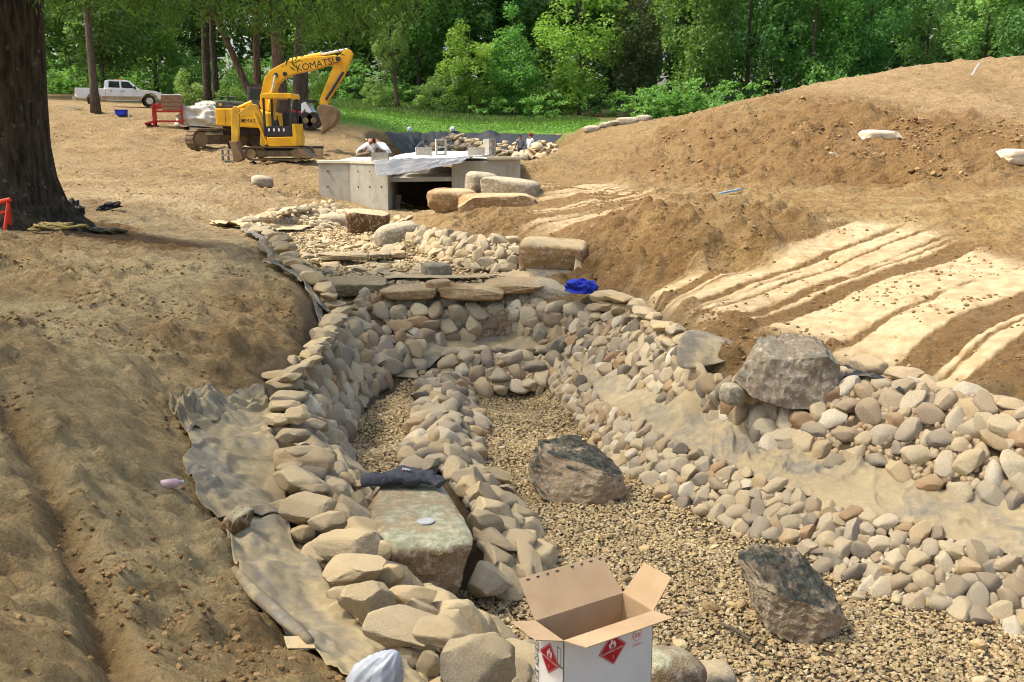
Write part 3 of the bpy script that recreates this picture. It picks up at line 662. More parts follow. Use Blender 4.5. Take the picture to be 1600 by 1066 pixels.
# single stones of the big left wall, laid out one by one
lw = thing('boulder_wall', 'chunky fieldstone wall of large dusty rocks curving down the left side', 'stone wall', onz(480, 700, .6))
for x, y, w, h, z in [(z6[0] * .319 + 380, z6[1] * .319 + 560, z6[2] * .319, z6[3] * .319, z6[4]) for z6 in
      [(230, 15, 200, 70, .8), (190, 85, 190, 70, .76), (200, 130, 200, 70, .72), (225, 185, 180, 60, .76), (200, 228, 180, 60, .7), (265, 280, 130, 90, .78), (175, 300, 140, 70, .74), (245, 380, 165, 90, .76), (120, 370, 115, 90, .6), (100, 430, 80, 80, .55), (270, 455, 130, 50, .84), (290, 500, 290, 130, .68), (230, 528, 120, 45, .76), (280, 600, 310, 150, .68), (95, 635, 80, 80, .5), (350, 640, 130, 70, .68), (190, 735, 120, 95, .58), (320, 745, 250, 180, .66), (420, 800, 190, 120, .68), (470, 670, 95, 130, .6), (560, 735, 105, 165, .5), (195, 820, 95, 85, .5), (290, 860, 120, 110, .55), (500, 920, 310, 180, .7), (375, 970, 170, 160, .55), (250, 980, 105, 115, .5), (545, 1035, 290, 130, .68), (570, 620, 80, 45, .45), (485, 590, 120, 65, .5), (330, 50, 120, 60, .72), (300, 215, 110, 60, .68), (340, 330, 120, 80, .66), (390, 480, 130, 90, .6), (430, 560, 120, 70, .52)]] + \
      [(z1[0] * .3057 + 380, z1[1] * .3057 + 740, z1[2] * .3057, z1[3] * .3057, z1[4]) for z1 in
      [(745, 520, 160, 140, .6), (500, 605, 140, 65, .66), (635, 645, 270, 165, .66), (520, 715, 160, 130, .52), (610, 800, 160, 160, .48), (860, 640, 250, 150, .58), (830, 800, 390, 250, .66), (1010, 810, 270, 140, .78), (860, 950, 140, 140, .55), (945, 985, 110, 170, .55), (1180, 960, 400, 270, .72), (890, 1060, 130, 80, .5), (295, 570, 95, 75, .46), (1400, 1050, 190, 110, .4), (1020, 1080, 160, 90, .5)]]:
    c = onz(x, y, z); d = (c - Vector((0, 0, CZ))).length
    a = w * d / F / 2 * 1.06; hh = h * d / F / 2 * 1.04
    put_stone(BIGM, c - lw.location, (a, a * rng.uniform(.75, .95), hh / .62 * rng.uniform(.9, 1.02)), lw, None, 'stone', rng, rng.choice([0, math.pi]) + rng.uniform(-.4, .4), .14)
# coping stones along the top of the upper right bank and around
def coping(label, P, r0, r1, seed, lst=BIGM, gap=1.55, layers=1, dz=0, zs=(.8, 1.1)):
    rs = random.Random(seed); f, L = pl_eval(P); t = 0
    root = thing('coping_course', label, 'coping stones', f(.5))
    while t < L:
        r = rs.uniform(r0, r1)
        p = f(min(1, (t + r) / L)); q = f(min(1, (t + r) / L + .01)); dd = q - f(max(0, (t + r) / L - .01))
        for k in range(layers):
            put_stone(lst, p + Vector((rs.uniform(-.03, .03), rs.uniform(-.03, .03), dz + k * r * .75 + r * .2)) - root.location, (r * rs.uniform(1, 1.25), r * rs.uniform(.85, 1.0), r * rs.uniform(*zs)), root, None, 'stone', rs, math.atan2(dd.y, dd.x) + rs.uniform(-.3, .3), .16)
        t += r * gap
    return root
coping('large flat coping stones capping the right bank past the mossy boulder', cut(UW_T, 1300, 1800), .1, .19, 21, BIGM, 1.6, 2, 0, (.55, .8))
coping('coping stones capping the upper bank between blue cloth and liner flap', cut(UW_T, 930, 1060), .1, .17, 22, BIGM, 1.5, 2, 0, (.55, .85))
coping('flat coping stones stepping up the left rim beside the fabric strip', poly([(530, 490, .85), (505, 535, .82), (480, 575, .82), (455, 600, .78)]), .1, .2, 23, BIGM, 1.4, 1, .02, (.5, .75))
coping('stones along the front edge of the curved liner shelf', poly([(690, 556, .33), (760, 548, .34), (860, 552, .33)]), .07, .11, 24, COB, 1.7)
# loose stones lying in the upper pool
with_flat = with_mat(FLATS, M_lite)
lo = thing('stone_bed', 'loose sunlit stones strewn over the floor of the upper pool', 'stone bed', onz(600, 400, 1.03))
rs = random.Random(31); k = 0
while k < 290:
    px, py = rs.uniform(475, 800), rs.uniform(345, 446)
    if (px > 640 and py < 408) or (px < 500 and py > 430) or (px > 690 and py > 418): continue
    z = 1.1 - (py - 345) / 100 * .13
    p = onz(px, py, z); p.z = H(p.x, p.y) + .015
    r = rs.uniform(.03, .1) if rs.random() < .85 else rs.uniform(.08, .16)
    put_stone(LITE if rs.random() < .6 else with_flat, p - lo.location, (r * 1.2, r, r * .75), lo, Hn(p.x, p.y), 'stone', rs); k += 1

# gravel: tens of thousands of crumbs, nobody could count them
def scatter(name, polys, n, smin, smax, mat, seed, layers=1.0, dz=0.0, sub=1, parent=None, flat=.7, clump=0):
    ICO[0] = (np.array([(1, 0, 0), (-1, 0, 0), (0, 1, 0), (0, -1, 0), (0, 0, 1), (0, 0, -1.0)]), np.array([(0, 2, 4), (2, 1, 4), (1, 3, 4), (3, 0, 4), (2, 0, 5), (1, 2, 5), (3, 1, 5), (0, 3, 5)]))
    rs = np.random.RandomState(seed); V0, T0 = ICO[sub]; nv = len(V0)
    VAR = [V0 * (1 + .28 * n3(V0, seed + i, 2.2))[:, None] for i in range(12)]
    pts = []
    for P in polys:
        A = np.array([(p[0], p[1]) for p in P]); x0, y0 = A.min(0); x1, y1 = A.max(0)
        m = int(n * (x1 - x0) * (y1 - y0)); x = rs.uniform(x0, x1, m); y = rs.uniform(y0, y1, m)
        k = in_poly(x, y, P)
        if clump: k &= rs.uniform(0, 1, m) < np.clip(.10 + 1.9 * fbm(x * clump, y * clump, seed, 4), .02, 1)
        pts.append(np.stack([x[k], y[k]], 1))
    pts = np.concatenate(pts); m = len(pts)
    z = Hv(pts[:, 0], pts[:, 1]) + dz
    s = rs.uniform(0, 1, m) ** 1.8 * (smax - smin) + smin
    q = rs.normal(size=(m, 4)); q /= np.linalg.norm(q, axis=1)[:, None]; w, a, b, c = q.T
    Rm = np.stack([1 - 2 * (b * b + c * c), 2 * (a * b - c * w), 2 * (a * c + b * w), 2 * (a * b + c * w), 1 - 2 * (a * a + c * c), 2 * (b * c - a * w), 2 * (a * c - b * w), 2 * (b * c + a * w), 1 - 2 * (a * a + b * b)], 1).reshape(m, 3, 3)
    vv = np.array(VAR)[rs.randint(0, 12, m)] * np.stack([s, s * rs.uniform(.65, 1, m), s * rs.uniform(.5, .85, m)], 1)[:, None, :]
    vv = np.einsum('mij,mkj->mki', Rm, vv); vv[:, :, 2] *= flat
    vv += np.stack([pts[:, 0], pts[:, 1], z + rs.uniform(0, .6, m) * s * layers], 1)[:, None, :]
    T = (T0[None] + (np.arange(m) * nv)[:, None, None]).reshape(-1, 3)
    me = np_mesh(name, vv.reshape(-1, 3), T, mat, False, [('rnd', 'FACE', np.repeat(rs.uniform(0, 1, m), len(T0)))])
    o = link(bpy.data.objects.new(name, me), parent); o['kind'] = 'stuff'
    return o
def gravel_mat(name, cols):
    n = NT(name); r = n.attr('rnd')
    col = n.ramp(r, [(i / (len(cols) - 1), c) for i, c in enumerate(cols)])
    a = n.noise(n.pos(), 60, 4); col = n.mix(n.math('MULTIPLY', n.step(a, .4, .7), .35), col, n.mix(1.0, col, (.5, .46, .4, 1), 'MULTIPLY'))
    n.bump(a, .3, .005)
    return n.fin(col, .9, .2)
M_grav = gravel_mat('gravel', [srgb(172, 148, 106), srgb(194, 170, 124), srgb(146, 124, 88), srgb(184, 162, 120), srgb(164, 142, 102), srgb(130, 114, 88), srgb(206, 188, 146), srgb(158, 144, 116)])
POOL = poly(GR_END[:1] + [(800, 600, 0), (865, 605, 0)] + GR_R[1:]) + [Vector((4.2, 3.6, 0)), Vector((2.2, 3.4, 0)), onz(1080, 1075, 0), onz(880, 1090, 0), onz(790, 1040, 0), onz(700, 970, 0), onz(680, 915, 0), onz(740, 925, 0), onz(770, 900, 0), onz(760, 850, 0), onz(750, 800, 0)] + poly(GR_L[:4][::-1])
CHAN = poly(CH_L + CH_R[::-1])
g = scatter('gravel_bed', [POOL, CHAN], 2900, .012, .026, M_grav, 1, 1.0, .003, 0)
tag(g, 'tan crushed gravel covering the pool floor and side channel', 'gravel')
g = scatter('scattered_stones', [POOL, CHAN], 9, .03, .06, M_grav, 2, .3, .012, 2)
tag(g, 'larger loose stones strewn over the tan gravel', 'stones')
# soil crumbs
M_crumb = gravel_mat('soil_crumb', [srgb(144, 116, 78), srgb(118, 92, 58), srgb(164, 136, 94), srgb(98, 76, 48), srgb(150, 120, 80)])
LBANK = [onz(*p) for p in [(0, 380, 1.65), (330, 410, 1.4), (460, 470, 1.1), (480, 540, .95), (330, 600, .9), (290, 790, .8), (370, 900, .68), (540, 1066, .62), (200, 1150, 1.0), (-200, 1150, 1.6), (-200, 500, 1.7)]]
RBANK = [onz(*p) for p in [(910, 440, 1.08), (1060, 520, 1.02), (1320, 570, 1.0), (1700, 665, .98), (1700, 360, 1.85), (1330, 335, 1.85), (950, 300, 1.7), (850, 350, 1.52), (690, 350, 1.42), (720, 370, 1.4), (905, 385, 1.4)]]
g = scatter('soil_crumbs', [LBANK], 420, .006, .026, M_crumb, 3, .4, 0, clump=1.6); tag(g, 'brown soil crumbs and pebbles on the shaded left bank', 'soil crumbs')
g = scatter('soil_clods', [RBANK], 150, .008, .03, M_crumb, 4, .4, 0, clump=1.8); tag(g, 'brown clods scattered over the scraped right bank', 'soil clods')
g = scatter('mound_clods', [BRIM, LEFTLOW], 520, .006, .03, M_crumb, 5, .5, 0, clump=2.0); tag(g, 'crumbled soil along the stream edge and lower left bank', 'soil clods')
g = scatter('pit_clods', [PIT, MSIDE], 26, .02, .09, M_crumb, 6, .5, 0, clump=.7); tag(g, 'dark clods heaped in the dug patch of the far mound', 'soil clods')
g = scatter('plain_clods', [LEFTM, [onz(*p) for p in [(70, 250, 1.9), (480, 250, 1.9), (480, 300, 1.5), (330, 330, 1.5), (90, 330, 1.75)]]], 26, .01, .045, M_crumb, 7, .5, 0, clump=.6); tag(g, 'clods scattered over the sunlit ground beyond the oak', 'soil clods')

M_gravl = gravel_mat('pale_rubble', [srgb(186, 166, 126), srgb(204, 184, 142), srgb(160, 142, 108), srgb(140, 122, 94), srgb(196, 170, 124)])
g = scatter('pool_rubble', [UPPOOL], 300, .014, .05, M_gravl, 8, .6, .004, 1); tag(g, 'small pale rubble covering the floor of the upper pool', 'rubble')
coping('weathered rim stones under the grey fabric left of the upper pool', poly([(385, 362, 1.42), (425, 375, 1.42), (445, 398, 1.36), (460, 425, 1.26), (490, 450, 1.12), (515, 474, .98)]), .11, .2, 25, with_mat(BIGM, M_lite), 1.5, 2, -.06, (.5, .8))
coping('flat stones lining the left corner of the upper pool', poly([(335, 356, 1.42), (380, 350, 1.42), (440, 335, 1.42), (480, 328, 1.42)]), .1, .18, 26, with_mat(BIGM, M_lite), 1.5, 1, 0, (.5, .8))
# ------------------------------------------------------------------ boulders, flagstones, liners, things lying about
def block_shape(seed, dims, p=5, rough=.05, cuts=5, sub=5, layers=0, depth=(.8, 1.05), taper=0):
    rs = np.random.RandomState(seed); V, T = ICO[sub]; V = V.copy()
    V /= (np.abs(V) ** p).sum(1)[:, None] ** (1 / p)
    for i in range(cuts):
        d = rs.normal(size=3) * (1, 1, .6); d /= np.linalg.norm(d); o = V @ d - rs.uniform(*depth) * np.abs(d).sum() * .8
        V = V - np.outer(np.clip(o, 0, None), d)
    if taper: V[:, :2] *= (1 - taper * V[:, 2:3])
    if layers:
        st = np.floor(V[:, 2] * layers + .35 * n3(V, seed + 3, 1.5)); V[:, :2] *= (1 + .05 * np.sin(st * 12.9))[:, None]
    nn = rough * (n3(V, seed, 1.6) + .6 * n3(V, seed + 1, 4) + .35 * n3(V, seed + 2, 9) + .2 * n3(V, seed + 4, 19))
    V *= (1 + nn)[:, None]
    return V * (np.array(dims) / 2), T
def boulder(name, label, cat, c, dims, seed, mat, rot=(0, 0, 0), parent=None, group=None, **kw):
    V_, T_ = block_shape(seed, dims, **kw)
    o = bpy.data.objects.new(name, np_mesh(name, V_, T_, mat, True)); o.data.set_sharp_from_angle(angle=R(30)); o.location = c; o.rotation_euler = rot
    link(o, parent)
    return tag(o, label, cat, group) if label else o
LICH = (srgb(142, 142, 114), srgb(184, 182, 154))
M_slab = stone_mat('lichen_slab', [srgb(140, 118, 90), srgb(150, 128, 98)], srgb(172, 156, 122), .5, 3.2, .9, LICH)
M_moss = stone_mat('mossy_rock', [srgb(150, 136, 114), srgb(142, 130, 110)], None, 0, 3.0, .9, (srgb(108, 108, 90), srgb(142, 142, 122)), srgb(104, 90, 74))
M_blk = stone_mat('black_crust_rock', [srgb(184, 164, 134), srgb(172, 154, 126)], srgb(176, 158, 124), .2, 3.5, 1.0, (srgb(46, 46, 40), srgb(92, 92, 80)), srgb(156, 136, 110), 6, .36)
M_sand = stone_mat('sandstone', [srgb(176, 142, 96), srgb(184, 152, 106)], srgb(216, 196, 150), .75, 3.0, .6, None, srgb(150, 118, 78), 4)
M_brn = stone_mat('brown_rock', [srgb(112, 84, 54), srgb(124, 96, 64)], srgb(176, 166, 132), .95, 4, .6)
M_grey = stone_mat('grey_rock', [srgb(158, 148, 126), srgb(146, 138, 118)], srgb(186, 172, 140), .6, 4, .7)
M_orange = stone_mat('orange_sandstone', [srgb(176, 146, 104), srgb(164, 136, 98)], srgb(196, 174, 132), .6, 4, .6, None, srgb(142, 112, 76), 5)
M_pale = stone_mat('pale_rock', [srgb(222, 206, 172), srgb(214, 196, 160)], srgb(236, 222, 190), .7, 2, .5)

slab = boulder('flat_boulder', 'long flat topped boulder with pale green lichen beside the gravel, jacket on it', 'boulder', (-.68, 6.40, .30), (.62, 1.36, .40), 11, M_slab, (R(-2), R(3), R(16)), p=9, rough=.03, cuts=3, layers=2)
def hull_rock(name, label, cat, Y, base, pts, seed, mat, rough=.022, sub=4):
    """fractured rock: hull of surveyed corners, split finely and roughened"""
    o3 = atY(base[0], base[1], Y); k = Y / F / math.cos(TH) * .985
    bm = bmesh.new()
    for px, py, d in pts: bm.verts.new(((px - base[0]) * k, d, (base[1] - py) * k))
    h = bmesh.ops.convex_hull(bm, input=bm.verts[:]); bmesh.ops.delete(bm, geom=[g for g in h['geom_interior'] if isinstance(g, bmesh.types.BMVert)], context='VERTS')
    bmesh.ops.dissolve_limit(bm, angle_limit=R(9), verts=bm.verts[:], edges=bm.edges[:]); bmesh.ops.triangulate(bm, faces=bm.faces[:])
    for q in range(sub): bmesh.ops.subdivide_edges(bm, edges=bm.edges[:], cuts=1, use_grid_fill=True); bmesh.ops.triangulate(bm, faces=bm.faces[:])
    bm.normal_update(); co = np.array([tuple(v.co) for v in bm.verts]); no = np.array([tuple(v.normal) for v in bm.verts]); s_ = 1 / np.ptp(co, axis=0).max()
    q = co * s_ * 2
    lay = np.sin((q[:, 2] + .35 * q[:, 0] + .25 * n3(q, seed + 7, 1.5)) * 26); lay = np.sign(lay) * np.abs(lay) ** .4
    d = rough * (1.2 * n3(q, seed, 2.2) + .8 * n3(q, seed + 1, 5) - 1.0 * np.abs(n3(q, seed + 2, 9)) + .35 * n3(q, seed + 3, 20) + .22 * lay)
    for v, c_, n_, dd in zip(bm.verts, co, no, d): v.co = Vector(c_ + n_ * dd)
    me = bpy.data.meshes.new(name); bm.to_mesh(me); bm.free(); me.materials.append(mat); me.polygons.foreach_set('use_smooth', [True] * len(me.polygons)); me.set_sharp_from_angle(angle=R(24))
    o = bpy.data.objects.new(name, me); o.location = o3; link(o)
    return tag(o, label, cat)
hull_rock('crusted_boulder', 'jagged boulder with black crusted top lying in the middle of the gravel', 'boulder', 7.95, (890, 788), [(824, 722, -.1), (830, 752, -.16), (868, 776, -.24), (905, 792, -.26), (945, 790, -.22), (980, 764, -.1), (978, 738, -.04), (940, 716, -.22), (842, 690, -.06), (838, 684, .16), (902, 686, .2), (936, 702, .14), (978, 736, .16), (985, 790, .2), (850, 800, .25)], 3, M_blk)
hull_rock('tilted_boulder', 'grey wedge boulder tilted on end at the right with dark crust on top', 'boulder', 5.62, (1235, 1012), [(1146, 884, -.02), (1160, 915, -.08), (1186, 958, -.12), (1236, 1000, -.16), (1266, 1016, -.12), (1300, 990, -.06), (1314, 945, -.1), (1282, 918, -.18), (1200, 897, -.14), (1150, 852, .1), (1180, 846, .18), (1255, 862, .24), (1312, 912, .1), (1320, 950, .12), (1295, 1015, .2), (1200, 990, .2)], 5, M_blk)
hull_rock('mossy_boulder', 'large grey green boulder on top of the right bank by the soil', 'boulder', 8.3, (1225, 626), [(1140, 588, -.1), (1152, 560, -.14), (1182, 534, -.1), (1160, 606, -.26), (1215, 624, -.3), (1290, 626, -.24), (1306, 606, -.12), (1304, 562, -.12), (1280, 545, -.2), (1190, 548, -.22), (1184, 527, .16), (1232, 522, .2), (1288, 529, .16), (1306, 556, .16), (1312, 620, .25), (1150, 610, .25)], 9, M_moss, .018)
boulder('bank_stone', 'brown stone leaning against the left side of the mossy boulder', 'stone', (1.86, 8.2, .8), (.2, .2, .18), 15, M_grey, (0, .2, .4), p=3, rough=.05)
boulder('cut_boulder', 'big blocky sandstone boulder with flat sunlit top above the ledge', 'boulder', (.57, 13.85, 1.22), (.93, .74, .52), 16, M_sand, (R(3), R(3), R(-6)), p=7, rough=.03, cuts=4, layers=1)
boulder('dark_boulder', 'dark brown boulder with pale top standing before the culvert', 'boulder', onz(575, 350, 1.28), (.78, .6, .5), 17, M_brn, (0, R(4), R(8)), p=5, rough=.05, cuts=5, taper=-.12)
boulder('grey_boulder', 'grey rounded boulder at the left end of the sunlit retaining wall', 'boulder', onz(622, 370, 1.26), (.72, .55, .46), 18, M_grey, (0, R(-10), .3), p=3, rough=.06)
boulder('lone_boulder', 'pale angular rock alone on the upper pool floor behind the ledge', 'rock', onz(682, 424, 1.07), (.4, .3, .24), 19, M_grey, (0, .1, .4), p=3.5, rough=.05)
boulder('ledge_boulder', 'dark wedge shaped rock at the right end of the waterfall ledge', 'rock', onz(868, 462, .9), (.62, .5, .34), 20, M_grey, (R(4), R(12), -.3), p=4, rough=.06, cuts=6)
boulder('ledge_block', 'small square block standing on cobbles below the ledge flagstones', 'stone', onz(702, 473, .84), (.24, .2, .17), 21, M_grey, (0, 0, .1), p=6, rough=.03)
for i, (px, py, w, z, th, dd, rt, lb) in enumerate([
        (543, 448, 118, .98, .2, .5, .1, 'thick layered flagstone at the left end of the waterfall ledge'),
        (640, 456, 88, .98, .14, .42, -.05, 'grey flagstone second from the left on the waterfall ledge'),
        (737, 456, 100, .98, .15, .45, .04, 'reddish tan flagstone third from the left on the waterfall ledge'),
        (806, 446, 96, 1.02, .14, .6, -.12, 'tan flagstone at the right end of the waterfall ledge'),
        (684, 444, 38, 1.08, .11, .2, .2, 'rounded grey stone perched on the ledge flagstones')]):
    c = onz(px, py, z); boulder('flagstone', lb, 'flagstone', c, (w * c.y / F, dd, th), 40 + i, M_flag if i != 2 else M_orange, (R(3), R(rng.uniform(-2, 2)), rt), group='flagstones of the waterfall ledge', p=6, rough=.06, cuts=5, layers=2, sub=4)
for i, (px, py, w, z, th, lb) in enumerate([(536, 400, 84, 1.12, .09, 'long thin flagstone forming the middle step of the upper pool'), (594, 398, 32, 1.12, .08, 'short flagstone right of the long step stone'), (620, 397, 26, 1.11, .08, 'smallest flagstone at the right end of the middle step')]):
    c = onz(px, py, z); boulder('step_stone', lb, 'flagstone', c, (w * c.y / F, .34, th), 50 + i, M_flag, (R(2), 0, rng.uniform(-.08, .08)), group='step stones of the upper pool', p=6, rough=.06, cuts=5, sub=4)
for i, (px, py, Y, dims, m, rt, lb) in enumerate([
        (706, 314, 18.9, (.92, .75, .46), M_orange, (0, .02, .1), 'tan slab at the lower left of the slab stack by the culvert'),
        (778, 321, 18.4, (1.45, .8, .42), M_orange, (0, -.02, -.05), 'long orange slab at the bottom right of the slab stack'),
        (752, 290, 19.3, (.62, .6, .5), M_grey, (0, .1, .2), 'upright grey rock on the left of the slab stack'),
        (797, 297, 19.0, (1.1, .65, .44), M_grey, (0, .1, -.1), 'wedge shaped grey rock lying on top of the slab stack')]):
    boulder('rock_slab', lb, 'rock', atY(px, py, Y), dims, 60 + i, m, rt, group='slab stack by the culvert', p=4.5, rough=.06, cuts=6, layers=2, sub=4)
for i, (px, py, Y, w, h, lb) in enumerate([(1375, 215, 24.6, .95, .34, 'pale flat rock in the dug patch of the far mound'), (1592, 246, 21.6, .9, .34, 'pale rock on the mound at the right edge of the picture'), (1300, 245, 23.2, .22, .2, 'small brown rock below the pale flat rock')]):
    c = atY(px, py, Y); boulder('pale_rock', lb, 'rock', c, (w, .6 if i < 2 else .25, h), 70 + i, M_pale if i < 2 else M_brn, (0, R(3), .2), p=5, rough=.05, sub=4)
for i, (px, w, h) in enumerate([(925, 26, 12), (948, 16, 9), (962, 18, 8), (980, 34, 15), (1006, 17, 12)]):
    Y = 52; p = atY(px, 192, Y); p.z = H(p.x, p.y) + .12
    boulder('field_rock', ['leftmost boulder of the pale row at the wood edge', 'second low boulder in the row at the wood edge', 'flat middle boulder in the row at the wood edge', 'largest boulder of the row at the wood edge', 'rightmost boulder of the row at the wood edge'][i], 'boulder', p, (w * Y / F, .8, h * Y / F), 80 + i, M_grey, (0, 0, i), group='boulders at the wood edge', p=3, rough=.07, sub=4)
for i, (px, py, z, w, lb) in enumerate([(410, 292, 1.62, .5, 'lone pale rock half buried on the slope left of the culvert'), (527, 322, 1.5, .75, 'pale rock under torn sheeting beside the culvert wing')]):
    c = onz(px, py, z); c.z = H(c.x, c.y) + .08; boulder('slope_rock', lb, 'rock', c, (w, .45, .32), 90 + i, M_grey, (0, .1, .3), p=3, rough=.07, sub=4)

# ---- sheets of liner and cloth
def liner_mat(name, base, mud, amt=.5, rough=.55):
    n = NT(name); p = n.pos()
    a = n.noise(p, 2.2, 6, .62, .6); b = n.noise(p, 11, 5, .6)
    col = n.mix(n.step(n.math('ADD', a, n.math('MULTIPLY', n.math('SUBTRACT', b, .5), .35)), .62 - amt * .35, .78 - amt * .35), base, mud)
    col = n.mix(n.math('MULTIPLY', n.step(b, .5, .7), .3), col, srgb(190, 174, 136)); fs = n.noise(p, 26, 6, .7); col = n.mix(n.math('MULTIPLY', n.step(fs, .52, .66), .35), col, n.mix(1.0, col, (.6, .55, .46, 1), 'MULTIPLY'))
    n.bump(n.math('ADD', a, n.math('MULTIPLY', b, .3)), .4, .02)
    return n.fin(col, max(rough, .75), .15)
M_liner = liner_mat('muddy_liner', srgb(134, 126, 108), srgb(160, 144, 110), .65)
M_liner_g = liner_mat('grey_liner', srgb(118, 110, 96), srgb(150, 136, 106), .5)
M_black = liner_mat('black_liner', srgb(46, 48, 52), srgb(92, 86, 74), .15)
M_geo = liner_mat('grey_fabric', srgb(120, 118, 108), srgb(156, 142, 112), .5, .9)
M_lite_l = liner_mat('pale_liner', srgb(176, 166, 142), srgb(196, 172, 128), .8)  # pale plastic, cloth and liner scraps
def sheet(name, label, A, B, nu, nv, mat, amp=.03, fold=9, dz=.012, seed=0, kind=None, cat='pond liner', ground_snap=True, along=True, edge=.0, parent=None):
    fa, la = pl_eval(A); fb_, lb = pl_eval(B); U, W = np.meshgrid(np.linspace(0, 1, nu), np.linspace(0, 1, nv))
    P = np.array([[tuple(fa(u).lerp(fb_(u), v)) for u in np.linspace(0, 1, nu)] for v in np.linspace(0, 1, nv)])
    x, y = P[..., 0].copy(), P[..., 1].copy()
    L = (la + lb) / 2
    u_ = U * L + .25 * fbm(U * L * 1.5, W * 2, seed + 3, 3)
    f = np.abs(vn(u_ * fold, W * 1.1 + seed, seed)) * 2; f = (1 - f) ** 6 + .5 * (1 - np.abs(vn(u_ * fold * 2.3, W * 1.7, seed + 4)) * 2) ** 8
    f = f * np.clip(.2 + 1.5 * vn(U * L * .9, W * 2, seed + 9), 0, 1)
    wob = fbm(U * L * 2.5, W * 3, seed + 21, 3)
    if edge:
        x += edge * fbm(U * L * 2, W * 0 + 2, seed + 31) * (np.abs(W - .5) * 2) ** 3; y += edge * fbm(U * L * 2, W * 0 + 9, seed + 33) * (np.abs(W - .5) * 2) ** 3
    z = Hv(x.ravel(), y.ravel()).reshape(x.shape) if ground_snap else P[..., 2]
    z = z + dz + amp * f + amp * .5 * np.abs(wob)
    Vv = np.stack([x, y, z], -1).reshape(-1, 3)
    ii = (np.arange(nv - 1)[:, None] * nu + np.arange(nu - 1)[None, :]).ravel()
    o = bpy.data.objects.new(name, np_mesh(name, Vv, np.stack([ii, ii + 1, ii + nu + 1, ii + nu], 1), mat, True)); link(o, parent)
    m = o.modifiers.new('thickness', 'SOLIDIFY'); m.thickness = .006; m.offset = 1
    if label: tag(o, label, cat, kind=kind)
    return o
sheet('liner_shelf', 'mud washed liner shelf running between the two cobble banks on the right', cut(SH_F, 905, 1800), cut([(905, 556, .4)] + SH_B[4:], 906, 1800), 440, 40, M_liner, .06, 3.6, .015, 1)
sheet('curved_liner', 'pale muddy liner shelf curving round the head of the pool', poly([(655, 588, .22), (650, 572, .3), (690, 558, .3), (800, 553, .32), (865, 556, .3), (905, 596, .3)]), poly([(600, 572, .35), (625, 556, .38), (690, 535, .4), (800, 527, .4), (880, 545, .4), (912, 560, .4)]), 160, 30, M_liner, .035, 4, .03, 2)
sheet('left_liner', 'grey muddy liner sheet between the left soil bank and the boulder wall', poly(LN_O[1:4] + [(335, 808, .72)]), poly([(432, 640, .62), (425, 690, .6), (430, 750, .56), (450, 815, .54)]), 160, 60, M_liner, .07, 3.0, .03, 5, edge=.1)
sheet('near_liner', 'lower grey liner strip with rolled edge below the torn liner', poly([(352, 790, .73), (366, 850, .7), (366, 905, .66), (450, 985, .62), (560, 1080, .62)]), poly([(450, 800, .54), (465, 850, .52), (500, 920, .5), (560, 985, .48), (670, 1090, .5)]), 120, 40, M_liner, .06, 3.0, .025, 6, edge=.05)
sheet('crumpled_liner', 'crumpled grey liner end bunched on the left soil bank', poly([(262, 650, .92), (285, 625, .93), (330, 605, .92), (410, 590, .9)]), poly([(295, 690, .84), (330, 650, .84), (350, 635, .84), (425, 640, .66)]), 140, 60, M_liner_g, .12, 3.0, .03, 7, edge=.15)
mb = MB(); rollp = [onz(*p) for p in [(366, 890, .7), (395, 925, .69), (430, 955, .68), (470, 990, .66), (485, 1003, .66)]]
mb.tube(rollp, [.02, .035, .035, .03, .022], 10); tag(mb.build('rolled_liner_edge', M_liner_g, None, True), 'rolled grey hem along the edge of the near liner strip', 'rolled liner')
mb = MB().tube([onz(*p) for p in [(415, 944, .68), (440, 968, .68), (468, 990, .66), (470, 997, .65)]], [.02, .026, .026, .015], 10); tag(mb.build('rolled_liner_scrap', M_geo, None, True), 'short tan rolled liner scrap lying beside the rolled hem', 'rolled liner')
tag(MB().box(onz(468, 1004, .66), (.13, .1, .006), (.1, .2, .4)).build('liner_scrap', M_lite_l), 'small pale liner scrap on the soil at the end of the roll', 'liner scrap')
boulder('wood_chunk', 'brown wooden chunk showing in the gap of the torn liner', 'wood piece', onz(368, 825, .70), (.10, .26, .22), 97, M_brn, (0, .3, -.2), p=5, rough=.08, sub=4)
sheet('rim_fabric', 'grey fabric draped over the rim stones left of the upper pool', poly([(372, 362, 1.42), (400, 385, 1.4), (408, 402, 1.34), (432, 430, 1.26), (470, 450, 1.14), (500, 478, 1.02)]), poly([(430, 358, 1.5), (455, 380, 1.44), (468, 402, 1.38), (474, 425, 1.3), (500, 446, 1.16), (520, 470, 1.04)]), 140, 30, M_geo, .08, 3.0, .07, 8, edge=.12)
sheet('fabric_strip', 'narrow grey liner strip hanging down the left bank edge below the ledge', poly([(488, 470, 1.06), (500, 495, 1.0), (492, 525, .97), (470, 545, .95), (455, 555, .94)]), poly([(500, 468, 1.06), (512, 495, 1.0), (508, 525, .95), (486, 552, .93), (466, 564, .92)]), 80, 12, M_liner_g, .05, 5, .05, 9)
sheet('pool_sheeting', 'pale sheeting laid over the stones at the left corner of the upper pool', poly([(322, 352, 1.43), (370, 345, 1.45), (420, 330, 1.46), (470, 322, 1.48), (545, 312, 1.5)]), poly([(345, 360, 1.42), (390, 358, 1.42), (430, 346, 1.43), (475, 335, 1.42), (555, 325, 1.4)]), 90, 14, M_lite_l, .09, 4, .06, 10, edge=.1)
sheet('ledge_liner', 'pale liner lying flat behind the waterfall flagstones', poly([(590, 442, .99), (660, 444, .98), (740, 444, .98), (830, 446, 1.0)]), poly([(620, 432, 1.0), (690, 434, 1.0), (750, 432, 1.0), (825, 425, 1.0)]), 60, 16, M_lite_l, .03, 4, .06, 12)
